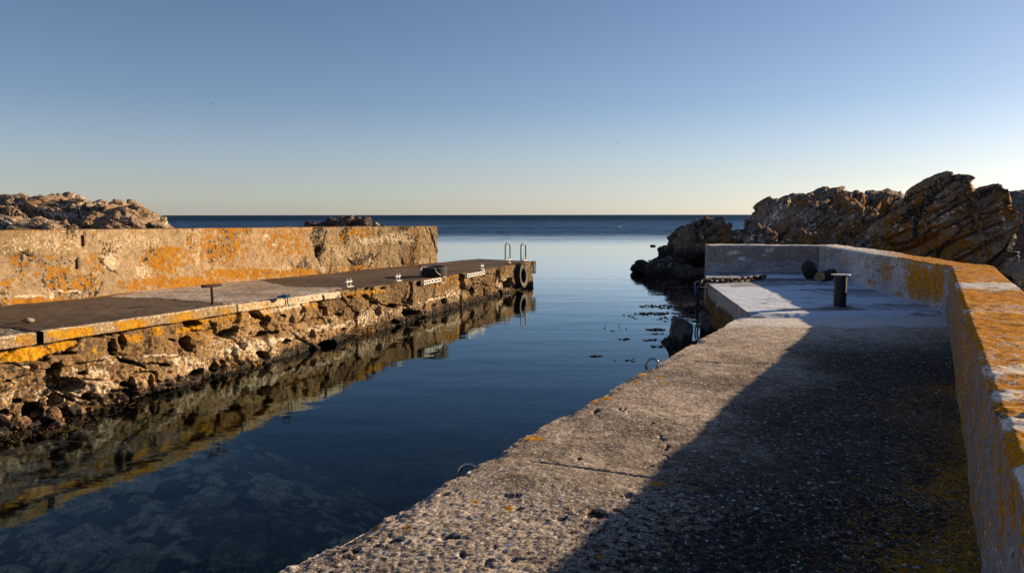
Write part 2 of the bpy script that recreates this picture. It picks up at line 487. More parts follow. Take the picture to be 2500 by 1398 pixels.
def build_seabed():
    n1 = 520; n2 = 460
    xs = np.linspace(-9, 5, n1); ys = 1 + 21 * (np.linspace(0, 1, n2) ** 1.4)
    X, Y = np.meshgrid(xs, ys, indexing='ij')
    # depth grows with distance from the near left pool
    q = sst(7.5, 13.5, Y + 0.9 * (X + 4)) 
    Z = -0.20 - 1.9 * q - 0.25 * sst(-3, 0.5, X)
    P = np.stack([X, Y, Z], -1)
    f1, f2, idr = voro(np.stack([X * 2.3, Y * 2.3, 0 * X], -1) + 0.25 * fbm(P, 1.5, 2, seed=5)[..., None], 3, flat=True)
    f1b, f2b, idb = voro(np.stack([X * 6, Y * 6, 0 * X], -1), 9, flat=True)
    st = np.clip(0.8 - f1, 0, 1) * (idr > 0.45)
    st2 = np.clip(0.7 - f1b, 0, 1)
    h1, h2, idh = voro(np.stack([X * 13, Y * 13, 0 * X], -1) + 0.5 * fbm(P, 5, 2, seed=6)[..., None], 15, flat=True)
    P[..., 2] += 0.09 * np.minimum(st, 0.4) + 0.05 * st2 + 0.02 * (0.5 - h1) + 0.06 * fbm(P, 3.0, 5, 0.6, seed=2)
    P[..., 2] = np.minimum(P[..., 2], -0.05)
    base = np.array([0.10, 0.082, 0.036]); pale = np.array([0.80, 0.62, 0.34])
    k = np.clip((st > 0.25) * (idr > 0.72) * 0.55 + (st2 > 0.22) * (idb > 0.74) * 0.8 * idb + (h1 < 0.45) * (idh > 0.72) * 0.9 * idh, 0, 1) * np.clip(0.9 + 0.9 * fbm(P, 0.9, 4, seed=14), 0.1, 1.3)
    k = np.clip(k + 0.25 * np.clip(fbm(P, 4, 5, 0.65, seed=16), 0, 1), 0, 1)
    col = lerp(base, pale, k[..., None])
    crust = np.clip(0.45 - 0.6 * k + 0.4 * fbm(P, 1.1, 3, seed=4), 0, 0.9)
    me = mesh_np('seabed', P, grid_faces(n1, n2), dict(col=col, lich=0 * X + 0.2, white=0 * X, crust=crust))
    tag(put('seabed', me, M_bed, smooth=True), kind='structure')
    o = MB().add([(-R, -R, -6), (R, -R, -6), (R, R, -6), (-R, R, -6)], [(0, 1, 2, 3)])
    me = bpy.data.meshes.new('deep_sea_floor'); me.from_pydata(o.v, [], o.f)
    g = G('deep_floor'); mat = g.done(g.mix(g.noise(0.1), (0.02, 0.04, 0.06), (0.03, 0.05, 0.07)), 1.0)
    tag(put('deep_sea_floor', me, mat), kind='structure')
build_seabed()

# ------------------------------------------------------------------ left pier
def curve_from(pts, deg, y0, y1, n):
    pts = np.array(pts); c = np.polyfit(pts[:, 1], pts[:, 0], deg)
    y = np.linspace(y0, y1, n); x = np.polyval(c, y)
    ymin = pts[:, 1].min()
    sl = np.polyval(np.polyder(c), ymin)
    x = np.where(y < ymin, np.polyval(c, ymin) + sl * (y - ymin), x)
    return np.stack([x, y], -1)

def resample(C, step):
    d = np.r_[0, np.cumsum(np.linalg.norm(np.diff(C, axis=0), axis=1))]
    n = max(2, int(d[-1] / step)); s = np.linspace(0, d[-1], n)
    return np.stack([np.interp(s, d, C[:, k]) for k in range(C.shape[1])], -1)

EDGE_PX = [(0, 822), (97, 808), (360, 779), (570, 744), (822, 707), (1006, 688), (1123, 668), (1246, 647), (1300, 638)]
BASE_PX = [(0, 746), (206, 726), (458, 700), (698, 677), (807, 665), (1069, 641)]
edge_w = [atp(x, y)[:2] for x, y in EDGE_PX]
base_w = [atp(x, y)[:2] for x, y in BASE_PX]
E1 = atp(1300, 638)[:2]; E2 = atp(1165, 631.5)[:2]
EDGE = curve_from(edge_w, 3, 2.5, E1[1], 600)
BASE = curve_from(base_w, 3, 2.5, base_w[-1][1], 600)
WALL_END = BASE[-1]

HOLES = [(269, 814, 30, 5, -8), (266, 846, 9, 24, -28), (298, 832, 7, 15, -15), (315, 884, 38, 5, 18), (163, 862, 18, 6, -15), (137, 900, 15, 14, 0),
  (115, 877, 9, 8, 0), (157, 943, 40, 17, 5), (123, 929, 9, 14, 0), (460, 839, 14, 15, 0), (421, 829, 10, 4, 5), (558, 815, 22, 9, -20), (524, 797, 6, 17, -20),
  (469, 789, 17, 10, 0), (624, 769, 17, 9, 20), (647, 786, 9, 16, 20), (641, 815, 16, 9, -10), (672, 812, 11, 5, -25), (640, 865, 13, 9, 20), (315, 938, 7, 18, -5),
  (363, 932, 7, 15, -8), (380, 920, 4, 15, -12), (400, 890, 11, 4, -10), (530, 897, 7, 9, 0), (550, 890, 6, 11, 0), (480, 910, 17, 8, -15), (298, 938, 9, 7, 0),
  (215, 968, 16, 8, 0), (132, 975, 15, 13, 0), (170, 972, 11, 13, 10), (80, 1003, 24, 22, 0), (157, 1009, 15, 11, 20), (11, 1006, 16, 7, 0), (43, 978, 14, 6, 10),
  (783, 740, 6, 19, 10), (793, 760, 9, 9, 0), (897, 725, 8, 5, 35), (912, 737, 12, 5, 30), (872, 780, 4, 16, -5), (855, 725, 7, 3, 10), (963, 746, 11, 5, 0),
  (993, 734, 7, 8, 0), (1001, 710, 3, 20, 0), (993, 764, 13, 9, 0), (1017, 764, 11, 8, 0), (963, 785, 11, 7, 0), (1123, 680, 4, 20, -8), (1126, 700, 5, 9, -20),
  (1151, 707, 6, 13, -10), (1183, 710, 4, 14, 8), (1225, 719, 6, 16, 0), (1240, 692, 7, 14, 0), (1216, 668, 3, 12, 0), (893, 704, 6, 6, 0), (909, 701, 4, 7, 0),
  (858, 707, 8, 4, 0), (930, 704, 5, 4, 0), (795, 838, 20, 9, -10), (714, 788, 5, 11, -15), (690, 770, 5, 6, 0), (735, 760, 4, 8, 20), (830, 770, 8, 4, -20), (925, 760, 5, 9, 10),
  (1060, 745, 8, 4, -15), (1085, 735, 5, 6, 0), (760, 815, 6, 9, 10), (590, 842, 6, 10, -15), (20, 930, 10, 5, 0), (205, 912, 9, 4, -15), (700, 835, 10, 5, -15), (840, 805, 8, 5, 0)]

def build_pier():
    root = empty('stone_pier', (float(EDGE[300][0]) - 1.5, float(EDGE[300][1]), 0),
                 'long left stone pier with ruined lichen-stained masonry face above dark water', 'pier')
    # --- face: one sheet round the front and the end
    path = np.concatenate([EDGE, np.linspace(E1, E2, 40)[1:], np.linspace(E2, E2 + (WALL_END - E2) * 1.5, 30)[1:]])
    cut = len(resample(EDGE, 0.014))
    C = np.concatenate([resample(EDGE, 0.014), resample(np.array([E1, E2]), 0.03)[1:], resample(np.array([E2, E2 + (WALL_END - E2) * 1.5]), 0.08)[1:]])
    nu = len(C); nv = 112
    t = np.gradient(C, axis=0)
    k = np.ones(9) / 9
    t = np.stack([np.convolve(np.pad(t[:, i], 4, mode='edge'), k, 'valid') for i in range(2)], -1)
    t /= np.linalg.norm(t, axis=1, keepdims=True)
    nrm = np.stack([t[:, 1], -t[:, 0]], -1)             # towards the channel
    ztop = zq(C[:, 1])
    zf = np.concatenate([np.linspace(0, 1, 92), np.linspace(0, 1, nv - 91)[1:]])
    P = np.zeros((nu, nv, 3))
    P[..., :2] = C[:, None, :]
    P[:, :92, 2] = ztop[:, None] + (-0.10 - ztop[:, None]) * zf[None, :92]; P[:, 92:, 2] = -0.10 - 0.8 * zf[None, 92:]
    QT = ztop[:, None]
    S = np.arange(nu)[:, None] * 0.014 + 0 * P[..., 2]
    px, py = proj(P)
    low = sst(0.45, -0.05, P[..., 2])
    near = sst(420, 40, px) * (S < cut * 0.014)
    batter = 0.05 * low + 0.06 * near * sst(0.42, -0.1, P[..., 2])
    P[..., :2] += nrm[:, None, :] * batter[..., None]
    px, py = proj(P)
    Q = np.stack([S, P[..., 2], 0 * S], -1)
    warp = 0.16 * np.stack([fbm(Q, 3, 3, seed=1), fbm(Q, 3, 3, seed=2), 0 * S], -1)
    A = Q + 0.45 * warp
    f1, f2, idr = voro(A * np.array([1.15, 2.1, 0]) , 5, flat=True)
    g1, g2, idg = voro(A * np.array([4.2, 5.2, 0]), 21, flat=True)
    gap = f2 - f1
    sel = fbm(Q, 0.8, 2, seed=8)
    f1, f2, idr, vx = voro(A * np.array([1.15, 2.1, 0]), 5, flat=True, vec=True); gap = f2 - f1
    an = idr * 6.2832 * 7.7
    D = 0.05 * (idr - 0.5) + 0.07 * (vx[..., 0] * np.cos(an) + vx[..., 1] * np.sin(an))
    D -= 0.10 * (1 - sst(0.012, 0.035, gap)) * sst(0.1, 0.3, sel) + 0.02 * (1 - sst(0.005, 0.03, gap))
    rub = np.clip(sst(0.30, -0.05, P[..., 2]) * (0.35 + 0.45 * near) + 0.35 * near * sst(0.4, 0.15, P[..., 2]) + 0.12 * sel, 0, 1)
    D += rub * (0.08 * (idg - 0.5) - 0.09 * (1 - sst(0.04, 0.16, g2 - g1)))
    D += 0.013 * fbm(Q, 4, 5, 0.6, seed=3) + 0.013 * fbm(Q, 14, 3, 0.6, seed=7) + 0.008 * fbm(Q, 40, 2, 0.6, seed=6)
    k1, k2, idk, kx = voro((Q + 0.3 * warp) * np.array([6.0, 7.0, 0]), 77, flat=True, vec=True)
    D += (0.018 * (idk - 0.5) + 0.022 * (kx[..., 0] * np.cos(idk * 91) + kx[..., 1] * np.sin(idk * 91))) * sst(0.62, 0.75, idr + 0.25 * sel)
    agg = sst(0.0, 0.4, fbm(Q, 1.6, 3, seed=47)) * sst(0.62, 0.45, P[..., 2])
    D += agg * (0.028 * fbm(Q, 22, 3, 0.65, seed=48) - 0.01)
    dpx = np.gradient(px, axis=0) / 0.014; dpy = np.gradient(py, axis=1) / np.gradient(P[..., 2], axis=1); dpys = np.gradient(py, axis=0) / 0.014
    cs, cz = kx[..., 0] / 6.0, kx[..., 1] / 7.0              # a whole small stone is missing or present
    pqx = px + 2.2 * fbm(Q, 11, 3, seed=11); pqy = py + 2.2 * fbm(Q, 11, 3, seed=12)
    hole = np.zeros_like(S); rg = random.Random(12)
    front = S < cut * 0.014
    for (cx, cy, rx, ry, ang) in HOLES:
        nvx = rg.randint(4, 7); a0 = rg.uniform(0, 6.28); ca, sa = math.cos(math.radians(ang)), math.sin(math.radians(ang)); pl = []
        for q in range(nvx):
            th = a0 + 6.2832 * (q + rg.uniform(-0.3, 0.3)) / nvx; rr = rg.uniform(1.0, 1.6)
            ux, uy = rx * rr * math.cos(th), ry * rr * math.sin(th); pl.append((cx + ux * ca - uy * sa, cy + ux * sa + uy * ca))
        hole = np.maximum(hole, inpoly(pqx, pqy, pl) * front * 1.0)
    rnd = sst(0.62, 0.72, fbm(Q, 2.6, 4, 0.55, seed=41)) * sst(0.62, 0.5, P[..., 2]) * (px < -10)
    hole = np.maximum(hole, rnd)
    crk = np.zeros_like(S)
    for pts_ in ([(1001, 690), (1002, 712), (1000, 740)], [(1123, 668), (1124, 685), (1132, 702), (1150, 716)], [(872, 762), (870, 780), (874, 800)], [(798, 728), (786, 752), (784, 772), (796, 792)], [(641, 776), (648, 800), (640, 822), (652, 848), (656, 872)],
                 [(556, 806), (566, 820), (580, 838)], [(262, 826), (268, 842), (282, 858), (312, 878), (346, 892)], [(0, 886), (30, 884), (60, 894), (88, 884), (118, 868)], [(118, 868), (124, 910), (112, 960), (95, 985)], [(346, 892), (400, 886), (436, 872)], [(436, 872), (440, 850), (456, 836)],
                 [(300, 938), (318, 916), (352, 906), (380, 912)], [(700, 796), (740, 786), (784, 774)], [(905, 726), (930, 742), (960, 750), (1000, 742)], [(1216, 660), (1214, 690), (1222, 716)], [(170, 940), (205, 925), (245, 930)], [(470, 806), (500, 812), (524, 800)], [(585, 838), (612, 826), (640, 822)], [(830, 718), (850, 745), (872, 762)], [(1060, 680), (1058, 730)], [(735, 742), (745, 770), (740, 786)]):
        crk = np.maximum(crk, (1 - sst(0.8, 2.6, segdist(px + 3 * fbm(Q, 8, 3, seed=51), py + 3 * fbm(Q, 8, 3, seed=52), pts_))) * front)
    D -= 0.13 * crk
    D -= hole * (0.36 + 0.10 * fbm(Q, 5, 3, seed=13))
    top = sst(QT - 0.13, QT - 0.11, P[..., 2])           # the flat plaster band under the deck
    band = ((px > 575) & (px < 830) & front) * 1.0
    D = D * (1 - band * top * 0.9) + 0.03 * band * top
    slab = (px < 577) & front
    D = np.where(slab & (P[..., 2] > QT - 0.14), -0.05, D)
    crev = (1 - sst(0.0, 0.03, np.abs(P[..., 2] - (QT - 0.135)))) * (px < 900)
    D -= 0.05 * crev * (0.5 + 0.5 * fbm(Q, 3, 2, seed=15))
    D *= sst(QT + 0.0, QT - 0.02, P[..., 2]) * 0.85 + 0.15
    # clean cast panel near the second rail
    pan = (px > 1005) & (px < 1122) & (P[..., 2] > 0.30) & front
    D = np.where(pan, 0.25 * D + 0.03, D)
    P[..., :2] += nrm[:, None, :] * D[..., None] + t[:, None, :] * (0.13 * hole)[..., None]
    # colours
    col = lerp(np.array([0.185, 0.118, 0.060]), np.array([0.32, 0.21, 0.108]), np.clip(idr + 0.35 * fbm(Q, 2, 4, seed=30), 0, 1)[..., None])
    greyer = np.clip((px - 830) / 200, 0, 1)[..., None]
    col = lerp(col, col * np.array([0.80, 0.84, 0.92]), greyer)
    dkb = sst(0.1, 0.4, fbm(Q, 1.4, 3, seed=33))[..., None]
    col = lerp(col, col * np.array([0.62, 0.6, 0.6]), 0.8 * dkb)
    red = (rub * (idg > 0.6))[..., None]
    col = lerp(col, np.array([0.25, 0.125, 0.085]), 0.6 * red)
    white = 0.12 + 0.30 * sst(0.0, 0.5, fbm(Q, 1.3, 3, seed=34)) * sst(0.62, 0.4, P[..., 2]) + 0.18 * low
    for (cx, cy, rx, ry, a, v) in [(585, 850, 90, 22, -14, .62), (560, 800, 30, 6, -20, .3), (650, 835, 50, 14, -20, .62), (780, 800, 60, 14, -16, .5), (950, 762, 90, 12, -14, .45), (430, 880, 22, 14, -40, .65),
                                   (690, 752, 130, 9, -12, .8), (270, 880, 70, 20, 0, .4), (90, 940, 40, 30, 0, .3), (230, 815, 60, 7, -8, .55), (1080, 715, 70, 7, -14, .35), (390, 795, 20, 6, -10, .7)]:
        white = np.maximum(white, v * blob(px, py, cx, cy, rx, ry, a, 0.3, 1.2))
    white = np.maximum(white, band * top * 0.75)
    lich = 0.10 + 0.22 * sst(0.1, 0.6, fbm(Q, 1.1, 3, seed=36)) * sst(0.3, 0.6, P[..., 2])
    for (cx, cy, rx, ry, a, v) in [(60, 865, 90, 20, -8, .85), (150, 845, 45, 14, -10, .85), (320, 826, 30, 14, 0, .55), (385, 808, 22, 16, 0, .6), (470, 800, 60, 16, -12, .6), (500, 780, 25, 14, 0, .6),
                                   (560, 775, 60, 12, -12, .45), (225, 855, 10, 10, 0, .5), (340, 826, 15, 15, 0, .55), (890, 715, 70, 10, -8, .5), (600, 765, 80, 10, -10, .4), (760, 745, 40, 12, 0, .4)]:
        lich = np.maximum(lich, v * blob(px, py, cx, cy, rx, ry, a, 0.4, 1.15) * front)
    crust = 0.17 + 0.25 * sst(0.0, 0.5, fbm(Q, 1.7, 3, seed=38))
    wet = sst(0.22, 0.07, P[..., 2] + 0.06 * fbm(Q, 3, 3, seed=39))
    crust = np.maximum(crust, 0.72 * wet); white = white * (1 - 0.7 * wet)
    for pts_ in ([(0, 880), (40, 890), (85, 900)], [(180, 900), (210, 908), (250, 905)], [(350, 868), (385, 862), (430, 866)], [(600, 850), (640, 835), (700, 830), (740, 812)], [(760, 806), (800, 796), (850, 790), (900, 772)], [(1010, 745), (1060, 730), (1110, 716)]):
        white = np.maximum(white, 0.75 * (1 - sst(1.0, 4.5, segdist(px + 5 * fbm(Q, 6, 3, seed=53), py + 5 * fbm(Q, 6, 3, seed=54), pts_))) * front)
    lich = np.maximum(lich * (1 - wet), 0.16 * wet * sst(0.0, 0.4, fbm(Q, 0.9, 2, seed=40)))
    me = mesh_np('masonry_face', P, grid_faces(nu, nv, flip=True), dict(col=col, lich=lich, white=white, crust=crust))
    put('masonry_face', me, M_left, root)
    # --- deck
    a = resample(EDGE, 0.035); nu = len(a)
    back = np.concatenate([BASE, np.linspace(WALL_END, E2, 60)[1:]])
    d = np.r_[0, np.cumsum(np.linalg.norm(np.diff(back, axis=0), axis=1))]
    s = np.linspace(0, d[-1], nu); b = np.stack([np.interp(s, d, back[:, i]) for i in range(2)], -1)
    nb = b.copy(); nb[:] = b
    nv = 96; tt = np.linspace(0.0, 1.0, nv)
    P = np.zeros((nu, nv, 3)); P[..., :2] = a[:, None, :] * (1 - tt[None, :, None]) + b[:, None, :] * tt[None, :, None]
    fadeend = 1 - sst(WALL_END[1] - 0.3, WALL_END[1] + 0.2, b[:, 1])[:, None]
    ext = sst(0.97, 1.0, tt)[None, :] * fadeend                    # runs a little under the wall
    P[..., 0] -= 0.25 * ext
    P[..., 2] = zq(P[..., 1])
    px, py = proj(P)
    Pn = P.copy(); Pn[..., 2] = 0
    px = px + 5 * fbm(Pn, 1.5, 4, seed=70); py = py + 1.5 * fbm(Pn, 3, 4, seed=71)
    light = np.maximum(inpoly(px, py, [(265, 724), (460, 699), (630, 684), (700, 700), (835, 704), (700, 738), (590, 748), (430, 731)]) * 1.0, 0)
    strip = np.maximum(0.0, blob(px, py, 30, 808, 90, 9, 3))
    P[..., 2] += 0.012 * fbm(Pn, 1.2, 4, seed=50) + 0.004 * fbm(Pn, 14, 3, seed=51) + 0.012 * light
    P[..., 2] -= 0.02 * (1 - sst(1.0, 3.5, segdist(px, py, [(-40, 795), (25, 800), (85, 808)])))
    outer = np.clip(1 - tt / 0.06, 0, 1)[None, :]
    P[..., 2] -= 0.02 * outer * (0.5 + 0.7 * fbm(Pn, 5, 4, seed=52))
    col = np.zeros_like(P) + np.array([0.125, 0.092, 0.068])
    col = col * (1 + 0.25 * fbm(Pn, 0.7, 4, seed=53))[..., None]
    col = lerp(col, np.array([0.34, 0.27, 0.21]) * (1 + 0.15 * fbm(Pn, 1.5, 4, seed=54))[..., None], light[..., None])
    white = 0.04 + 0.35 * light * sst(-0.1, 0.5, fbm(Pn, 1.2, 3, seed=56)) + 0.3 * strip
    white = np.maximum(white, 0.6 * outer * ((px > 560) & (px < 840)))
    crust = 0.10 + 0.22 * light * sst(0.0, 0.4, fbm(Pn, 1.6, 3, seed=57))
    lich = 0.0 * white + 0.35 * outer * (px < 600) + 0.45 * sst(0.94, 0.97, tt)[None, :] * fadeend
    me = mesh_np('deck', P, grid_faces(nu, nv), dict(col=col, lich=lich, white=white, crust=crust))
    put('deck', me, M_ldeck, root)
    # --- coping slabs, with the gap between the two pieces
    Ce = resample(EDGE, 0.02)
    pxe, _ = proj(np.c_[Ce, zq(Ce[:, 1])])
    for lo, hi in ((-9000, 83), (98, 572)):
        sel = np.where((pxe > lo) & (pxe < hi) | ((pxe < -9000) & (lo < -8000)))[0]
        c = Ce[sel]; n = len(c)
        tg = np.gradient(c, axis=0); tg /= np.linalg.norm(tg, axis=1, keepdims=True); nr = np.stack([tg[:, 1], -tg[:, 0]], -1)
        prof = [(-0.30, -0.118), (0.0, -0.118)] + [(0.045, -0.116 + 0.118 * i / 8) for i in range(9)] + [(0.038, 0.009), (0.0, 0.012), (-0.06, 0.009), (-0.075, -0.03)]
        Pc = np.zeros((n, len(prof), 3))
        for j, (o, zz) in enumerate(prof):
            Pc[:, j, :2] = c + nr * o; Pc[:, j, 2] = zq(c[:, 1]) + zz
        q = 0.010 * fbm(Pc, 7, 4, 0.6, seed=60) + 0.014 * fbm(Pc, 1.6, 2, seed=61)
        Pc[..., :2] += nr[:, None, :] * q[..., None]; Pc[..., 2] += 0.6 * 0.010 * fbm(Pc, 6, 3, seed=62)
        px2, py2 = proj(Pc)
        lich = np.zeros((n, len(prof)))
        for (cx, cy, rx, ry, v) in [(160, 810, 60, 30, .8), (200, 805, 45, 30, .75), (320, 792, 60, 30, .75), (450, 775, 60, 30, .62), (550, 755, 30, 30, .4), (60, 825, 40, 30, .6), (-300, 850, 250, 80, .6)]:
            lich = np.maximum(lich, v * blob(px2, py2, cx, cy, rx, ry, 0, 0.2, 1.2))
        topm = np.array([1.0 if zz > 0.0 else 0.0 for o, zz in prof])[None, :]
        colc = np.zeros_like(Pc) + np.array([0.30, 0.215, 0.13])
        me = mesh_np('coping', Pc, grid_faces(n, len(prof), flip=True), dict(col=colc, lich=lich * (1 - 0.5 * topm), white=0.25 + 0.3 * topm + 0 * lich, crust=0.2 + 0 * lich))
        put('coping', me, M_left, root)
    return root
build_pier()

def z_on_row(py, Y):
    return at_y(W / 2, py, Y)[2]

def build_breakwater():
    root = empty('breakwater_wall', (float(BASE[300][0]), float(BASE[300][1]), float(zq(BASE[300][1]))),
                 'tall plastered wall with orange lichen patches along the back of the left pier', 'wall')
    C = resample(BASE, 0.025); nu = len(C)
    t = np.gradient(C, axis=0); t /= np.linalg.norm(t, axis=1, keepdims=True)
    nrm = np.stack([t[:, 1], -t[:, 0]], -1)
    QB = zq(C[:, 1]); pxb, _ = proj(np.c_[C, QB])
    pyt = np.interp(pxb, [-3000, 0, 1070], [566, 563.5, 552])
    ztop = np.array([at_y(max(p, -2000), y, Y)[2] for p, y, Y in zip(pxb, pyt, C[:, 1])])
    hgt = ztop - QB
    nf, ntp, nb = 56, 10, 6
    prof = [('f', i / (nf - 1)) for i in range(nf)] + [('t', (i + 1) / ntp) for i in range(ntp)] + [('b', (i + 1) / nb) for i in range(nb)]
    nv = len(prof); P = np.zeros((nu, nv, 3)); isf = np.zeros(nv); ist = np.zeros(nv)
    TH = 0.55
    for j, (kk, f) in enumerate(prof):
        if kk == 'f': P[:, j, :2] = C; P[:, j, 2] = QB - 0.06 + (hgt + 0.06) * f; isf[j] = 1
        elif kk == 't': P[:, j, :2] = C - nrm * TH * f; P[:, j, 2] = ztop + 0.012 * math.sin(f * 3.1); ist[j] = 1
        else: P[:, j, :2] = C - nrm * TH; P[:, j, 2] = ztop + (-0.4 - ztop) * f
    px, py = proj(P)
    Sx = np.arange(nu)[:, None] * 0.025 + np.zeros(nv)[None, :]
    Q = np.stack([Sx, P[..., 2], P[..., 1] * 0 + ist[None, :] * np.arange(nv)[None, :] * 0.05], -1)
    D = 0.018 * fbm(Q, 1.2, 4, seed=101) + 0.010 * fbm(Q, 6, 4, 0.6, seed=102)
    px = px + 4 * fbm(Q, 5, 3, seed=103); py = py + 3 * fbm(Q, 5, 3, seed=104)
    rough = sst(700, 820, px)
    D += 0.022 * rough * fbm(Q, 7, 4, 0.6, seed=105)
    crack = np.zeros_like(px)
    for pts in ([(798, 553), (790, 590), (778, 622), (780, 650)], [(248, 632), (256, 648), (270, 660), (290, 668)], [(205, 566), (203, 600)], [(188, 628), (187, 656)], [(808, 648), (808, 667)],
                [(900, 655), (912, 632), (905, 620)], [(912, 632), (925, 620)], [(985, 648), (978, 630)], [(850, 632), (862, 645)], [(1050, 560), (1062, 600)], [(230, 722), (250, 690)], [(30, 630), (60, 618), (85, 630)]):
        crack = np.maximum(crack, 1 - sst(0.8, 2.4, segdist(px, py, pts)))
    D -= 0.035 * crack
    hole = np.maximum(blob(px, py, 775, 615, 9, 16, 8, .5, 1.05), 0.7 * blob(px, py, 140, 718, 3, 8))
    D -= 0.14 * hole
    flake = np.maximum(blob(px, py, 784, 655, 9, 10, 0, .6, 1), blob(px, py, 274, 640, 24, 22, 20, .8, 1))
    D += 0.02 * flake
    ledge = (py > np.interp(px, [0, 100, 205, 206], [724, 716, 706, 900])) & (px < 206)
    D += 0.035 * ledge
    D *= (isf + 0.0)[None, :] + 0.3 * ist[None, :]
    P[..., :2] += nrm[:, None, :] * D[..., None]
    P[..., 2] += ist[None, :] * 0.012 * fbm(Q, 3, 4, seed=108)
    col = lerp(np.array([0.315, 0.232, 0.138]), np.array([0.20, 0.142, 0.08]), sst(-0.2, 0.6, fbm(Q, 0.9, 4, seed=109))[..., None])
    lowleft = sst(612, 640, py) * sst(430, 200, px)
    col = lerp(col, np.array([0.30, 0.22, 0.14]), 0.6 * lowleft[..., None])
    col = lerp(col, np.array([0.36, 0.255, 0.15]), (sst(420, 560, px) * sst(820, 770, px))[..., None] * 0.7)
    topc = ist[None, :, None]
    col = lerp(col, np.array([0.26, 0.17, 0.09]) + 0 * col, topc * 0.8)
    lich = 0.22 + 0.14 * sst(0, 0.5, fbm(Q, 1.2, 3, seed=110))
    for (cx, cy, rx, ry, v) in [(90, 735, 130, 14, .75), (180, 690, 90, 30, .55), (45, 640, 32, 22, .5), (130, 665, 60, 30, .45), (235, 640, 35, 35, .5), (20, 690, 40, 20, .4), (330, 695, 70, 20, .55),
                                (395, 640, 70, 45, .6), (410, 615, 45, 20, .68), (390, 690, 60, 22, .72), (470, 690, 110, 22, .72), (540, 600, 110, 70, .48), (600, 668, 150, 20, .66), (560, 560, 110, 14, .5),
                                (700, 590, 90, 60, .46), (730, 665, 90, 16, .62), (880, 568, 60, 16, .5), (830, 580, 30, 30, .35), (880, 655, 90, 14, .4), (1030, 590, 50, 50, .25), (470, 620, 60, 50, .42), (-400, 680, 380, 60, .5)]:
        lich = np.maximum(lich, min(0.9, v + 0.10) * blob(px, py, cx, cy, rx, ry, 0, 0.35, 1.25))
    pale = np.zeros_like(px)
    for (cx, cy, rx, ry, v) in [(100, 595, 170, 32, .38), (310, 590, 120, 30, .35), (270, 640, 30, 26, .7), (350, 660, 30, 26, .5), (480, 610, 14, 60, .45), (900, 588, 30, 12, .75), (965, 580, 40, 18, .62), (932, 585, 7, 14, .8), (995, 585, 20, 16, .6), (830, 615, 25, 25, .45),
                                (784, 655, 10, 12, .8), (778, 625, 10, 8, .8), (650, 575, 6, 8, .9), (670, 598, 9, 6, .6), (690, 655, 30, 9, .5), (120, 721, 10, 12, .8), (1040, 640, 40, 14, .5), (905, 640, 12, 14, .6), (60, 723, 60, 4, .8), (160, 712, 50, 4, .8)]:
        pale = np.maximum(pale, v * blob(px, py, cx, cy, rx, ry, 0, 0.4, 1.15))
    lich = lich * (1 - 0.8 * pale); lich = lich * isf[None, :] + 0.45 * ist[None, :]
    crust = 0.17 + 0.20 * rough + 0.34 * sst(0.0, 0.5, fbm(Q, 2.0, 4, seed=111)) * (1 - pale) + 0.5 * crack
    crust = np.maximum(crust, 0.42 * blob(px, py, 110, 640, 150, 12, 0, .4, 1.1))
    me = mesh_np('plastered_face', P, grid_faces(nu, nv, flip=True), dict(col=col, lich=lich, white=pale * 0.9, crust=crust))
    put('plastered_face', me, M_lwall, root)
    # end of the wall
    e = P[-1]; n = len(e)
    me = bpy.data.meshes.new('wall_end'); me.from_pydata([tuple(p) for p in e], [], [tuple(range(n))])
    for k, v in (('col', (0.36, 0.27, 0.17, 1)),):
        a = me.attributes.new(k, 'FLOAT_COLOR', 'POINT')
        for i in range(n): a.data[i].color = v
    put('wall_end', me, M_lwall, root)
build_breakwater()

# ------------------------------------------------------------------ right quay
ED = np.array([0.4955, 0.8686])                      # direction of the near quay
qe0 = np.array([0.57 * 1.0 - 2.48, 1.0])
_e = [at(x, y, QZ)[:2] for x, y in [(720, 1398), (925, 1275), (1200, 1120), (1380, 1005), (1560, 900), (1680, 835), (1822, 778)]]
_b = [at(x, y, QZ)[:2] for x, y in [(2310, 770), (2335, 950), (2365, 1150), (2390, 1398)]]
ce = np.polyfit([p[1] for p in _e], [p[0] for p in _e], 1)
cb = np.polyfit([p[1] for p in _b], [p[0] for p in _b], 1)
FZ = QZ + 0.055
KINK = at(2311, 768, QZ)[:2]
STEP_L = at(1832, 766, FZ)[:2]
CORN = at(1727, 690, FZ)[:2]
FAR_L = at(1722, 664, FZ)[:2]
IN_C = at(1997, 665, FZ)[:2]                          # inner corner of the parapet
IN_END = at(1730, 663.5, FZ)[:2]
WH = 0.66

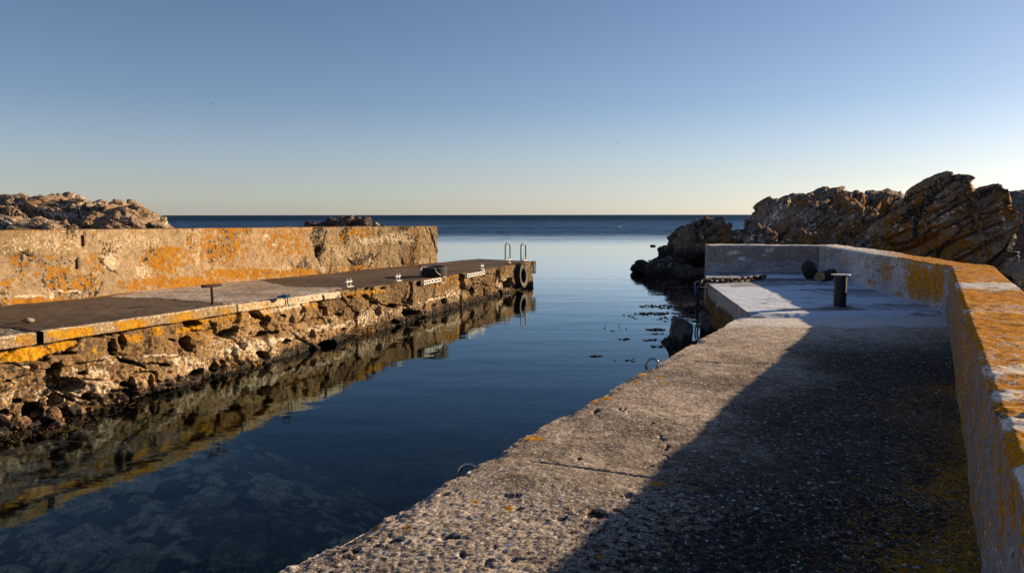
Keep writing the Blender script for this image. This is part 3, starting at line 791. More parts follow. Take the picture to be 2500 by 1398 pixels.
def build_quay():
    root = empty('concrete_quay', (1.6, 6.0, 0), 'weathered concrete quay running along the right with half its deck in shadow', 'quay')
    # --- near deck
    yy = [1.9]
    while yy[-1] < STEP_L[1] + 0.12: yy.append(yy[-1] + max(0.0055, 0.0024 * yy[-1]))
    yy = np.array(yy); nu = len(yy); nv = 350
    tt = np.linspace(0, 1, nv)
    # both borders slide along the quay direction so that rows run straight across
    xl = np.polyval(ce, yy); xr = np.polyval(cb, yy)
    P = np.zeros((nu, nv, 3))
    P[..., 0] = xl[:, None] * (1 - tt) + (xr[:, None] + 0.06) * tt; P[..., 1] = yy[:, None]; P[..., 2] = QZ
    Pn = P.copy(); Pn[..., 2] = 0
    px, py = proj(P)
    wob = 0.035 * fbm(np.stack([yy * 2.2, 0 * yy, 0 * yy], -1), 1, 5, 0.6, seed=201)
    edgew = np.clip(1 - tt / 0.05, 0, 1)[None, :]
    P[..., 0] -= wob[:, None] * (1 - tt)[None, :] ** 8
    jx = px + 8 * fbm(Pn, 6, 3, seed=203); jy = py + 5 * fbm(Pn, 6, 3, seed=204)
    jx = jx + 14 * fbm(Pn, 16, 3, 0.7, seed=235); jy = jy + 7 * fbm(Pn, 16, 3, 0.7, seed=236)
    pit = np.zeros_like(px)
    for (cx, cy, rx, ry, a) in [(1090, 1312, 42, 9, 8), (965, 1320, 26, 12, -20), (1240, 1213, 22, 7, 0), (1265, 1245, 18, 6, 0), (1450, 1004, 11, 8, 0), (1515, 1003, 13, 7, 0), (1620, 1072, 9, 6, 0), (1627, 1092, 8, 9, 0), (1625, 1118, 8, 7, 0), (1632, 1140, 10, 5, 0), (1530, 1213, 18, 7, 0),
                                (1455, 1255, 40, 9, 5), (1375, 1262, 22, 7, 0), (1130, 1355, 16, 7, 0), (1080, 1210, 12, 5, 0), (1250, 1370, 22, 8, 0), (1185, 1375, 10, 9, 0), (870, 1345, 14, 7, 0), (1590, 1140, 10, 4, 0), (1400, 1120, 8, 4, 0), (1585, 1035, 9, 4, 0)]:
        pit = np.maximum(pit, blob(jx, jy, cx, cy, rx, ry, a, 0.3, 1.1))
    joint = np.maximum(1 - sst(0.6, 2.6, segdist(jx * 0.2 + px * 0.8, jy * 0.2 + py * 0.8, [(1290, 1128), (1420, 1142), (1600, 1166), (1900, 1208), (2250, 1262), (2400, 1285)])),
                       0.6 * (1 - sst(0.8, 2.4, segdist(px, py + 2 * fbm(Pn, 3, 3, seed=207), [(1690, 884), (2000, 892), (2340, 912)]))))
    rough = sst(3.9, 3.2, P[..., 1] + 0.3 * fbm(Pn, 0.8, 3, seed=210))
    gr = 0.75 * fbm(Pn, 52, 3, 0.65, seed=205) + 0.45 * fbm(Pn, 16, 3, 0.6, seed=219) + 0.5 * rough * fbm(Pn * np.array([9, 70, 1]), 1, 2, seed=218)
    f1, f2, idr = voro(np.stack([P[..., 0] * 75, P[..., 1] * 75, 0 * px], -1), 5, flat=True)
    P[..., 2] += (0.0030 + 0.0022 * rough) * gr + 0.003 * (0.5 - f1) + 0.008 * fbm(Pn, 1.0, 3, seed=206)
    P[..., 2] -= 0.018 * pit + 0.013 * joint
    # a lower strip just past the joint makes the thin shadow along it
    P[..., 2] += 0.006 * sst(0, 8, segdist(px, py, [(1200, 1115), (1600, 1166), (2400, 1285)])) * (py > np.interp(px, [1200, 1600, 2400], [1115, 1166, 1285]))
    chip = edgew ** 2 * (0.035 * np.clip(0.2 + fbm(Pn, 4, 4, 0.6, seed=208), 0, 1))
    P[..., 2] -= chip
    col = lerp(np.array([0.40, 0.325, 0.255]), np.array([0.22, 0.178, 0.14]), np.clip(0.45 + 0.6 * fbm(Pn, 2.2, 4, seed=211) + 0.55 * gr * rough, 0, 1)[..., None])
    col = col * (1 + 0.30 * fbm(Pn, 1.1, 4, 0.6, seed=233) + 0.22 * fbm(Pn, 5.0, 4, 0.6, seed=234))[..., None]
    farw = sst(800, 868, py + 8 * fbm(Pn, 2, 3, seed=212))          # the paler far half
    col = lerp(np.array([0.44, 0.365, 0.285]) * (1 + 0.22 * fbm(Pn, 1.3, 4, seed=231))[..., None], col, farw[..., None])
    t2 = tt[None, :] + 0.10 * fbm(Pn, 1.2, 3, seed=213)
    painted_shade = sst(0.30, 0.58, t2) * sst(800, 880, py)  # parapet-side shade of the deck, painted into its colour
    col = lerp(col, np.array([0.046, 0.044, 0.042]), 0.84 * painted_shade[..., None])
    white = 0.18 + 0.10 * rough + 0.10 * fbm(Pn, 1.5, 3, seed=214) - 0.14 * painted_shade
    lw = sst(806, 788, py + 3 * fbm(Pn, 5, 3, seed=215)); white = np.maximum(white, 0.85 * lw)
    white = np.maximum(white, 0.4 * edgew * (py > 1100))
    crust = 0.17 + 0.12 * fbm(Pn, 1.7, 3, seed=216) + 0.45 * pit + 0.22 * painted_shade - 0.2 * lw + 0.12 * rough  # real crust and pits, plus extra darkening for the painted deck shade
    lich = 0 * px
    for (cx, cy, rx, ry, v) in [(1310, 1070, 26, 9, .8), (905, 1287, 11, 7, .9), (988, 1292, 11, 5, .9), (1155, 1228, 14, 6, .75), (1240, 1246, 11, 8, .8), (1475, 973, 22, 5, .7), (1560, 935, 13, 4, .7), (1572, 912, 16, 4, .7), (1612, 920, 9, 3, .7), (1622, 935, 9, 3, .7), (1390, 1000, 16, 6, .6), (1440, 980, 20, 6, .6), (1540, 925, 20, 6, .6), (1335, 1035, 12, 4, .6),
                                (1605, 1182, 22, 7, .6), (1700, 1238, 12, 6, .5), (1640, 1345, 14, 6, .5), (1700, 1190, 20, 5, .45), (1235, 1085, 12, 4, .5), (1150, 1140, 10, 5, .3), (760, 1350, 12, 6, .5), (1470, 1362, 14, 6, .6)]:
        lich = np.maximum(lich, v * blob(px, py, cx, cy, rx, ry, 0, 0.45, 1.2))
    lich = np.maximum(lich, 0.50 * sst(0.80, 0.97, t2) * sst(900, 960, py)); lich = np.maximum(lich, 0.30 * sst(0.6, 0.9, t2) * sst(900, 960, py))
    crust = crust * (1 - 0.8 * sst(0.3, 0.7, lich))
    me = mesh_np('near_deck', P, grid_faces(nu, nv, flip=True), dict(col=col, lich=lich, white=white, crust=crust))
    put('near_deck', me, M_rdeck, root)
    # --- deck behind the camera
    y2 = np.linspace(-7, 1.9, 140); xl2 = np.polyval(ce, y2); xr2 = np.polyval(cb, y2) + 0.06
    t3 = np.linspace(0, 1, 50); P2 = np.zeros((140, 50, 3)); P2[..., 0] = xl2[:, None] * (1 - t3) + xr2[:, None] * t3; P2[..., 1] = y2[:, None]
    P2[..., 2] = QZ + 0.006 * fbm(P2, 3, 3, seed=206)
    c2 = np.zeros_like(P2) + np.array([0.22, 0.18, 0.145])
    me = mesh_np('near_deck', P2, grid_faces(140, 50, flip=True), dict(col=c2, lich=0 * P2[..., 0], white=0.2 + 0 * P2[..., 0], crust=0.3 + 0 * P2[..., 0]))
    put('near_deck', me, M_rdeck, root)
    # --- far deck, one low step up, with its edge bending away
    nu, nv = 200, 130
    u = np.linspace(0, 1, nu); v = np.linspace(0, 1, nv)
    L = np.concatenate([np.linspace(STEP_L, CORN, 150), np.linspace(CORN, FAR_L, 51)[1:]])
    Rr = np.linspace(KINK + np.array([0.06, 0.0]), IN_C + np.array([0.1, 0.1]), nu)
    P = np.zeros((nu, nv, 3)); P[..., :2] = L[:, None] * (1 - v)[None, :, None] + Rr[:, None] * v[None, :, None]
    P[..., 2] = FZ
    Pn = P.copy(); Pn[..., 2] = 0
    px, py = proj(P)
    st = 0.05 * fbm(Pn, 1.3, 4, seed=221)
    P[0, :, 1] += st[0]; 
    P[..., 2] += 0.010 * fbm(Pn, 0.9, 4, seed=222) + 0.003 * fbm(Pn, 12, 3, seed=223)
    P[0, :, 2] -= 0.075; P[1, :, 2] -= 0.010
    P[0, :, 1] -= 0.05
    stv = fbm(Pn * np.array([0.35, 1.6, 1]), 1.2, 4, seed=225)
    col = lerp(np.array([0.36, 0.36, 0.37]), np.array([0.17, 0.17, 0.175]), np.clip(0.45 + 1.1 * stv, 0, 1)[..., None])
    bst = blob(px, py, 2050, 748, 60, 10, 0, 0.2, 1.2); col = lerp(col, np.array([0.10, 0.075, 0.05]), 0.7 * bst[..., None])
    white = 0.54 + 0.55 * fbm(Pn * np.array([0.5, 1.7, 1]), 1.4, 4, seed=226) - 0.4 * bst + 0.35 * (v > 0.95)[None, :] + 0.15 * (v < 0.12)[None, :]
    crust = 0.05 + 0.12 * sst(0, 0.5, stv)
    me = mesh_np('raised_deck', P, grid_faces(nu, nv, flip=True), dict(col=col, lich=0 * px, white=white, crust=crust))
    put('raised_deck', me, M_fdeck, root)
    # --- outer faces
    def face(name, pts, z1, seed, colhi, collow, step=0.03, mat=M_rdeck, white=0.2):
        C = resample(np.array(pts), step); n = len(C); m = 44
        t = np.gradient(C, axis=0); t /= np.linalg.norm(t, axis=1, keepdims=True); nr = np.stack([-t[:, 1], t[:, 0]], -1)
        zz = np.linspace(z1, -1.0, m); P = np.zeros((n, m, 3)); P[..., :2] = C[:, None]; P[..., 2] = zz[None]
        Q = P
        D = 0.03 * fbm(Q, 1.5, 4, seed=seed) + 0.015 * fbm(Q, 8, 3, seed=seed + 1) - 0.03
        D *= sst(z1, z1 - 0.05, P[..., 2])
        P[..., :2] += nr[:, None] * D[..., None]
        k = sst(z1 - 0.22, z1 - 0.30, P[..., 2] + 0.06 * fbm(Q, 3, 3, seed=seed + 2))
        streak = fbm(Q * np.array([6, 6, 0.5]), 1, 3, seed=seed + 3)
        col = lerp(np.array(colhi) + 0 * P, np.array(collow) * (1 + 0.5 * streak)[..., None], k[..., None])
        wet = sst(0.25, 0.1, P[..., 2])
        me = mesh_np(name, P, grid_faces(n, m), dict(col=col, lich=0.3 * k * (1 - wet), white=white * (1 - k), crust=0.15 + 0.35 * k + 0.4 * wet))
        put(name, me, mat, root)
    yb = np.linspace(-7, STEP_L[1] + 0.1, 40)
    near = np.stack([np.polyval(ce, yb), yb], -1)
    # the near deck has a wobbling edge: keep its face just inside it
    face('quay_face', near + np.array([0.02, 0]), QZ - 0.012, 231, (0.22, 0.19, 0.15), (0.10, 0.075, 0.045), 0.04)
    face('quay_face', [STEP_L, CORN], FZ - 0.004, 241, (0.30, 0.285, 0.27), (0.13, 0.095, 0.05), 0.03, white=0.4)
    face('quay_face', [CORN, FAR_L, FAR_L + (FAR_L - CORN) * 0.25], FZ - 0.004, 251, (0.30, 0.285, 0.27), (0.12, 0.09, 0.05), 0.03)
    return root
build_quay()

def build_parapet():
    root = empty('parapet_wall', (4.5, 8.0, QZ), 'low parapet along the right quay with thick orange and white lichen on top', 'wall')
    yb = -7.0
    start = np.array([np.polyval(cb, yb), yb])
    pts = [start, KINK, IN_C, IN_END]
    TH = 0.52
    # offsets towards the outside, mitred
    def unit(v): return v / np.linalg.norm(v)
    dirs = [unit(pts[i + 1] - pts[i]) for i in range(3)]
    nor = [np.array([d[1], -d[0]]) for d in dirs]
    mit = [nor[0]]
    for i in (1, 2):
        m = unit(nor[i - 1] + nor[i]); mit.append(m / (m @ nor[i]))
    mit.append(nor[2])
    C, O, seg = [], [], []
    for i in range(3):
        n = []
        L = np.linalg.norm(pts[i + 1] - pts[i])
        s = 0.0; steps = [0.0]
        while s < L:
            y = (pts[i] + dirs[i] * s)[1]
            s += 0.06 if y < 0.8 else max(0.012, 0.0030 * y)
            steps.append(min(s, L))
        if steps[-1] - steps[-2] < 0.004: steps.pop(-2)
        for s in steps:
            f = s / L
            C.append(pts[i] * (1 - f) + pts[i + 1] * f); O.append(mit[i] * (1 - f) + mit[i + 1] * f); seg.append(i)
    C = np.array(C); O = np.array(O); seg = np.array(seg); nu = len(C)
    nf, nt, nb = 58, 46, 12
    prof = [(0.0, -0.05 + (WH + 0.05 - 0.02) * i / (nf - 1), 0) for i in range(nf)]
    prof += [(0.006 + 0.02 * (i), WH - 0.014 + 0.014 * i, 1) for i in range(2)]
    prof += [(0.03 + (TH - 0.05) * i / (nt - 1), WH + 0.004, 1) for i in range(nt)]
    prof += [(TH, WH - 0.02 - (WH + 0.9) * i / (nb - 1), 2) for i in range(nb)]
    nv = len(prof); P = np.zeros((nu, nv, 3)); ty = np.array([p[2] for p in prof])
    base = np.where(C[:, 1] > KINK[1], QZ, QZ)
    for j, (o, zz, k) in enumerate(prof):
        P[:, j, :2] = C + O * o; P[:, j, 2] = QZ + zz
    nrm = O / np.linalg.norm(O, axis=1, keepdims=True)
    Q = P.copy()
    px, py = proj(P)
    isT = (ty == 1)[None, :] * 1.0; isF = (ty == 0)[None, :] * 1.0
    fine = 0.006 * fbm(Q, 14, 4, 0.6, seed=301); big = 0.012 * fbm(Q, 1.5, 3, seed=302)
    jx = px + 6 * fbm(Q, 5, 3, seed=303); jy = py + 4 * fbm(Q, 5, 3, seed=304)
    cr = np.zeros_like(px)
    for pts_ in ([(1862, 672), (1905, 650), (1935, 636), (1985, 632), (2010, 636)], [(2010, 636), (2035, 620), (2070, 604)], [(2080, 690), (2110, 655), (2150, 625)], [(2120, 690), (2150, 650), (2180, 622)], [(2165, 660), (2185, 655), (2195, 625)]):
        cr = np.maximum(cr, 1 - sst(0.6, 2.0, segdist(jx, jy, pts_)))
    D = (fine + big - 0.030 * cr) * isF
    P[..., :2] -= nrm[:, None] * D[..., None]
    topb = (0.009 * fbm(Q, 9, 4, 0.6, seed=306) + 0.012 * fbm(Q, 1.3, 3, seed=307)) * isT
    arr = ((np.array([p[0] for p in prof]) < 0.05) & (ty == 1))[None, :] * 1.0
    arr2 = np.array([max(0, 1 - abs(zz - WH) / 0.05) * max(0.0, 1 - max(o, 0) / 0.10) for o, zz, k in prof])[None, :]
    chip = arr2 * np.clip(0.25 + fbm(Q, 5, 4, 0.6, seed=308), 0, 1)
    P[..., 2] += topb - 0.014 * chip
    P[..., :2] += nrm[:, None] * (0.010 * chip)[..., None]
    seam = (1 - sst(2, 7, np.abs(py - np.interp(px, [2390, 2500], [1003, 1012]) + 3 * fbm(Q, 8, 2, seed=309)))) * isT * (seg == 0)[:, None]
    P[..., 2] -= 0.02 * seam
    P[..., 2] += 0.014 * (py > 1007) * isT * (seg == 0)[:, None]
    isA = (seg == 0)[:, None] * 1.0
    # colours
    col = lerp(np.array([0.46, 0.42, 0.38]), np.array([0.31, 0.275, 0.24]), np.clip(0.4 + 0.7 * fbm(Q, 1.6, 4, seed=310), 0, 1)[..., None])
    streak = fbm(Q * np.array([5, 5, 0.6]), 1, 4, seed=311)
    colC = np.array([0.30, 0.25, 0.215]) * (1 + 0.12 * fbm(Q, 2, 4, seed=312))[..., None]
    col = np.where((seg == 2)[:, None, None], colC, col)
    lowband = sst(QZ + 0.38, QZ + 0.3, P[..., 2] + 0.12 * fbm(Q, 1.5, 3, seed=313)) * isF
    col = lerp(col, np.array([0.40, 0.41, 0.43]), (0.6 * lowband * (seg > 0)[:, None])[..., None])
    white = np.where(seg == 2, 0.12, 0.34)[:, None] + 0.14 * fbm(Q, 1.7, 3, seed=314) + 0.12 * streak * isF
    lich = 0 * px + 0.05
    crust = 0.10 + 0.35 * cr + 0 * px
    tb = sst(2090, 2260, px) * isT
    lich = np.where(isT > 0, 0.15 * tb + 0.55 * tb, lich)
    white = np.where(isT > 0, 0.75 - 0.35 * tb, white)
    topA = isA * isT
    pat = fbm(Q, 1.6, 4, 0.55, seed=315)
    lich = np.where(topA > 0, np.clip(0.74 + 0.34 * pat + 0.12 * fbm(Q, 7, 3, seed=319), 0, 1), lich)
    for (cy, ry, v) in [(697, 9, .8), (760, 6, .35), (905, 16, .5), (1030, 26, .85), (1195, 60, .75), (960, 14, .4)]:
        k = (1 - sst(0.5, 1.1, np.abs(py + 8 * fbm(Q, 5, 3, seed=316) - cy) / ry)) * topA
        lich = lich * (1 - v * k); white = np.maximum(white, 0.75 * k)
    faceA = isA * isF
    lich = np.where(faceA > 0, np.clip(0.46 + 0.16 * streak + 0.18 * pat - 0.25 * sst(1250, 1400, py), 0, 1), lich)
    white = np.where(faceA > 0, 0.20 + 0.20 * streak, white)
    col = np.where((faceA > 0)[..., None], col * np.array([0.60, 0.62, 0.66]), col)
    faceB = (seg == 1)[:, None] * isF
    lb = np.zeros_like(px)
    for (cx, cy, rx, ry, v) in [(2250, 690, 60, 70, .72), (2290, 690, 30, 80, .7), (2165, 665, 26, 45, .5), (2205, 640, 14, 25, .45), (2130, 690, 15, 12, .5), (2190, 720, 20, 20, .55), (2230, 650, 30, 20, .6), (2060, 640, 40, 30, .25)]:
        lb = np.maximum(lb, v * blob(jx, jy, cx, cy, rx, ry, 0, 0.3, 1.1))
    lich = np.where(faceB > 0, lb, lich)
    wc = np.zeros_like(px)
    for (cx, cy, rx, ry, v) in [(1790, 618, 26, 8, .7), (1810, 628, 14, 8, .7), (1880, 610, 22, 9, .6), (1865, 622, 12, 6, .5), (1850, 662, 120, 6, .5)]:
        wc = np.maximum(wc, v * blob(jx, jy, cx, cy, rx, ry, -8, 0.3, 1.1))
    white = np.where((seg == 2)[:, None] & (isF > 0), np.maximum(white, wc), white)
    crust = np.where(faceB > 0, np.maximum(crust, 0.35 * blob(jx, jy, 2040, 615, 45, 14, 0, .3, 1.1)), crust)
    me = mesh_np('wall_body', P, grid_faces(nu, nv), dict(col=col, lich=lich, white=np.clip(white, 0, 1), crust=crust))
    put('wall_body', me, M_para, root)
    for idx, nm in ((nu - 1, 'wall_end'),):
        e = P[idx]; n = len(e)
        me = bpy.data.meshes.new(nm); me.from_pydata([tuple(p) for p in e], [], [tuple(range(n))])
        a = me.attributes.new('col', 'FLOAT_COLOR', 'POINT')
        for i in range(n): a.data[i].color = (0.32, 0.29, 0.26, 1)
        put(nm, me, M_para, root)
build_parapet()

# ------------------------------------------------------------------ rocks
def rock_loft(name, sil, Yd, df, db, zb, label, cat='rock', seed=1, dip=33, step=0.05, cell=(1.5, 0.38, 1.1), amp=0.16, crackd=0.12, lich=0.35, col=((0.16, 0.125, 0.10), (0.24, 0.19, 0.15)),
              pink=0.0, group=None, tide=0.55, fexp=(0.85, 0.75), fine=1.0, warp=0.12, cracks=()):
    """sil: skyline points of the photograph; Yd: distance(s) of the crest; the body gets a front slope df and a back slope db deep"""
    sil = np.array(sil, float)
    Yc = np.full(len(sil), float(Yd)) if not hasattr(Yd, '__len__') else np.interp(sil[:, 0], [p for p, _ in Yd], [q for _, q in Yd])
    W3 = np.array([at_y(x, y, Y) for (x, y), Y in zip(sil, Yc)])
    crest = resample(W3, step); nu = len(crest)
    hmax = (crest[:, 2] - zb).max()
    nv1 = int((df + hmax) / step * 0.95) + 6; nv2 = int((db + hmax) / step * 0.5) + 6
    th1 = np.linspace(0, math.pi / 2, nv1); th2 = np.linspace(math.pi / 2, math.pi, nv2)[1:]
    nv = nv1 + nv2 - 1
    P = np.zeros((nu, nv, 3)); h = np.maximum(crest[:, 2] - zb, 0.05)
    shrink = np.clip(h / hmax, 0.12, 1) ** 0.6
    for j, th in enumerate(np.r_[th1, th2]):
        c, s = math.cos(th), math.sin(th)
        if j < nv1: off = -df * (max(c, 0) ** fexp[0])
        else: off = db * (max(-c, 0) ** 0.9)
        P[:, j, 0] = crest[:, 0]; P[:, j, 1] = crest[:, 1] + off * shrink; P[:, j, 2] = zb + h * (max(s, 0) ** fexp[1])
    N = grid_normals(P)
    if N[nu // 2, nv1 // 2, 1] > 0: N = -N; flip = False
    else: flip = True
    a = math.radians(dip)
    Qw = P + warp * np.stack([fbm(P, 0.9, 3, seed=seed + 1), fbm(P, 0.9, 3, seed=seed + 2), fbm(P, 0.9, 3, seed=seed + 3)], -1)
    u = Qw[..., 0] * math.cos(a) + Qw[..., 2] * math.sin(a); v = -Qw[..., 0] * math.sin(a) + Qw[..., 2] * math.cos(a) + 0.25 * Qw[..., 1]; w = Qw[..., 1]
    A = np.stack([u / cell[0], v / cell[1], w / cell[2]], -1)
    f1, f2, idr, vx = voro(A, seed + 5, vec=True); g1, g2, idg, gx = voro(A * np.array([2.6, 2.4, 2.6]) + 3.3, seed + 6, vec=True)
    def facet(r, v, s):
        a1 = r * 6.2832 * 7.13; zc = np.mod(r * 53.7, 1.0) * 2 - 1; rr = np.sqrt(1 - zc * zc)
        return s * (v[..., 0] * rr * np.cos(a1) + v[..., 1] * rr * np.sin(a1) + v[..., 2] * zc)
    D = amp * (idr - 0.55) * 1.5 - crackd * (1 - sst(0.01, 0.05, f2 - f1))
    D += facet(idr, vx, 1.7 * amp) + facet(idg, gx, 0.6 * amp)
    D += 0.25 * amp * (idg - 0.5) - 0.35 * crackd * (1 - sst(0.01, 0.06, g2 - g1))
    lay = v / (cell[1] * 0.42); D += 0.18 * amp * (lay - np.floor(lay) - 0.5)
    D += fine * (0.03 * fbm(P, 2.5, 4, 0.6, seed=seed + 8) + 0.018 * fbm(P, 14, 3, 0.6, seed=seed + 9))
    if cracks:
        qx, qy = proj(P); qx = qx + 3 * fbm(P, 3, 3, seed=seed + 15); qy = qy + 3 * fbm(P, 3, 3, seed=seed + 16)
        frt = (np.arange(nv) < nv1)[None, :] * 1.0
        for pts_ in cracks:
            sd = segdist(qx, qy, pts_)
            below = (qy > np.interp(qx, [p[0] for p in pts_], [p[1] for p in pts_])) & (qx > pts_[0][0]) & (qx < pts_[-1][0])
            D -= frt * (0.22 * (1 - sst(1.2, 4.0, sd)) + 0.07 * below * (1 - sst(6, 30, sd)))
    D = (D - 0.45 * amp) * sst(0.0, 0.5, h)[:, None]
    ths = np.r_[th1, th2]; D = D * (1 - 0.35 * np.exp(-((ths - 1.45) / 0.3) ** 2))[None, :]
    P2 = P + N * D[..., None]
    P2[..., 2] = np.maximum(P2[..., 2], zb - 0.3)
    c0, c1 = np.array(col[0]), np.array(col[1])
    k = np.clip(0.5 * idr + 0.5 * idg + 0.3 * fbm(P, 1.2, 3, seed=seed + 10), 0, 1)
    C = lerp(c0, c1, k[..., None])
    if pink: C = lerp(C, np.array([0.30, 0.19, 0.145]), (pink * (idg > 0.55))[..., None])
    td = sst(tide, tide - 0.3, P2[..., 2] + 0.15 * fbm(P, 1.5, 3, seed=seed + 11))
    C = lerp(C, np.array([0.012, 0.011, 0.010]), td[..., None])
    li = np.clip(lich + 0.30 * fbm(P, 0.7, 3, seed=seed + 12), 0, 0.95) * (1 - td)
    wh = np.clip(0.16 + 0.25 * fbm(P, 0.9, 3, seed=seed + 13), 0, 1) * (1 - td)
    crk = (1 - sst(0.02, 0.08, f2 - f1))
    cru = 0.20 + 0.35 * crk + 0.18 * (1 - sst(0.02, 0.10, g2 - g1)) + 0.3 * td
    li = li * (1 - 0.7 * crk)
    me = mesh_np(name, P2, grid_faces(nu, nv, flip=not flip), dict(col=C, lich=li, white=wh, crust=cru))
    o = put(name, me, M_rock)
    return tag(o, label, cat, group)

# right headland
rock_loft('rock_slab', [(2085, 640), (2105, 600), (2130, 560), (2160, 520), (2200, 489), (2217, 468), (2245, 448), (2262, 440), (2275, 430), (2300, 424), (2330, 428), (2352, 430), (2353, 452), (2350, 466), (2372, 458), (2395, 448), (2420, 442), (2434, 448),
                        (2437, 480), (2442, 540), (2447, 600), (2452, 660), (2456, 720)], [(2085, 21.0), (2456, 20.0)], 1.3, 1.6, 0.1,
          'tallest leaning layered rock slab with orange lichen behind the parapet', seed=11, dip=30, step=0.04, cell=(3.4, 0.55, 2.0), amp=0.15, crackd=0.16, lich=0.44, col=((0.19, 0.145, 0.11), (0.31, 0.25, 0.20)), fexp=(0.6, 0.9),
          cracks=([(2119, 565), (2143, 581), (2204, 560), (2265, 536), (2313, 505), (2399, 463), (2430, 451)], [(2143, 546), (2204, 522), (2240, 513), (2279, 511), (2350, 466)], [(2153, 587), (2192, 594), (2250, 582), (2272, 546)],
                  [(2250, 582), (2313, 551), (2374, 526), (2440, 500)], [(2272, 619), (2313, 594), (2386, 565), (2447, 536)], [(2330, 640), (2386, 610), (2450, 575)], [(2180, 610), (2230, 600), (2290, 570)]))
rock_loft('rock_ridge', [(1720, 640), (1780, 585), (1815, 562), (1840, 540), (1853, 518), (1868, 492), (1885, 480), (1905, 484), (1930, 476), (1960, 473), (1990, 472), (2005, 463), (2030, 460), (2036, 470), (2060, 468), (2085, 474), (2105, 467), (2140, 468), (2170, 474),
                         (2176, 488), (2200, 482), (2215, 490), (2240, 500), (2300, 520), (2400, 540)], [(1690, 26.0), (2400, 29.0)], 3.2, 2.5, 0.0,
          'long broken rock ridge between the low dark point and the tallest slab', seed=29, dip=28, step=0.045, cell=(1.5, 0.30, 1.2), amp=0.17, crackd=0.13, lich=0.33, col=((0.18, 0.14, 0.105), (0.33, 0.265, 0.205)), tide=0.9)
rock_loft('rock_point', [(1592, 640), (1602, 612), (1612, 600), (1630, 586), (1648, 570), (1656, 556), (1670, 548), (1682, 540), (1694, 541), (1702, 535), (1712, 537), (1720, 530), (1745, 530), (1755, 540), (1764, 556), (1790, 566), (1830, 580), (1900, 605)],
          [(1592, 30.0), (1640, 29.5), (1900, 25.0)], 4.0, 2.0, -0.5, 'low black rocky point running into the sea beyond the parapet', seed=37, dip=22, step=0.06, cell=(1.2, 0.5, 1.2), amp=0.22, crackd=0.16, lich=0.22, col=((0.09, 0.072, 0.06), (0.18, 0.145, 0.115)), tide=1.0, fexp=(0.95, 0.9))
rock_loft('rock_shelf', [(1560, 660), (1572, 648), (1584, 636), (1600, 632), (1620, 636), (1640, 630), (1670, 640), (1690, 648), (1715, 655), (1745, 672), (1780, 690)], [(1560, 27.0), (1780, 22.5)], 1.6, 2.5, -0.5,
          'low wet rock shelf at the waterline in front of the black point', seed=39, dip=10, step=0.05, cell=(1.0, 0.3, 0.9), amp=0.14, crackd=0.10, lich=0.05, col=((0.05, 0.045, 0.042), (0.11, 0.10, 0.09)), tide=0.45)
rock_loft('rock', [(1815, 610), (1822, 575), (1835, 556), (1850, 550), (1870, 556), (1887, 570), (1890, 596), (1893, 620)], 21.5, 0.6, 0.7, 0.2,
          'rounded lichen-covered rock just behind the left end of the parapet', seed=41, step=0.035, cell=(0.6, 0.3, 0.6), amp=0.10, crackd=0.06, lich=0.5, col=((0.13, 0.10, 0.08), (0.2, 0.16, 0.13)))
rock_loft('rubble_bank', [(1890, 612), (1905, 590), (1935, 580), (1955, 560), (1975, 558), (1985, 572), (2010, 575), (2035, 566), (2050, 576), (2075, 580), (2090, 590), (2110, 610)], 20.5, 1.4, 1.0, 0.3,
          'jumbled small rocks behind the parapet corner below the ridge', seed=47, step=0.04, cell=(0.45, 0.28, 0.45), amp=0.16, crackd=0.10, lich=0.25, col=((0.12, 0.10, 0.085), (0.2, 0.17, 0.15)))
rock_loft('rock_outcrop', [(2260, 640), (2330, 560), (2390, 500), (2430, 474), (2455, 468), (2476, 470), (2482, 478), (2492, 470), (2520, 468), (2560, 475), (2600, 500), (2640, 560), (2700, 660)], 24.0, 2.2, 2.0, 0.1,
          'grey outcrop at the right edge behind the tallest slab', seed=57, dip=45, step=0.055, cell=(1.1, 0.5, 1.0), amp=0.14, crackd=0.14, lich=0.28, col=((0.12, 0.105, 0.095), (0.21, 0.19, 0.17)))
# left headland
rock_loft('rock_outcrop', [(-420, 520), (-200, 498), (-60, 482), (0, 479), (40, 477), (78, 484), (82, 478), (92, 475), (135, 473), (155, 484), (180, 491), (225, 490), (232, 497), (262, 492), (275, 500), (300, 489), (312, 497), (318, 506), (345, 503), (365, 513), (385, 526), (395, 540), (415, 550), (428, 570), (450, 610)],
          [(-420, 40), (470, 36)], 4.5, 4.0, -0.3, 'pale craggy headland of fractured rock beyond the left wall', seed=163, dip=-10, step=0.055, cell=(2.2, 0.40, 1.5), amp=0.24, crackd=0.20, lich=0.14, col=((0.20, 0.145, 0.10), (0.36, 0.265, 0.185)), pink=0.15, tide=0.6)
rock_loft('rock_shelf', [(-420, 530), (-150, 512), (0, 516), (15, 520), (60, 533), (110, 538), (140, 550), (160, 562), (175, 590)], 27.0, 1.5, 3.0, 0.0,
          'low rock shelf in front of the headland at the left edge', seed=67, dip=-8, step=0.055, cell=(1.6, 0.35, 1.2), amp=0.20, crackd=0.10, lich=0.15, col=((0.22, 0.165, 0.12), (0.33, 0.25, 0.185)), pink=0.2)
rock_loft('skerry', [(730, 560), (745, 549), (775, 541), (800, 538), (815, 534), (835, 531), (858, 533), (865, 539), (880, 536), (898, 534), (905, 544), (920, 547), (935, 545), (942, 558)], 62.0, 2.2, 2.0, -0.4,
          'small dark skerry in the sea above the middle of the left wall', seed=71, dip=10, step=0.10, cell=(1.6, 0.6, 1.2), amp=0.35, crackd=0.2, lich=0.05, col=((0.05, 0.04, 0.032), (0.12, 0.09, 0.07)), tide=0.8)

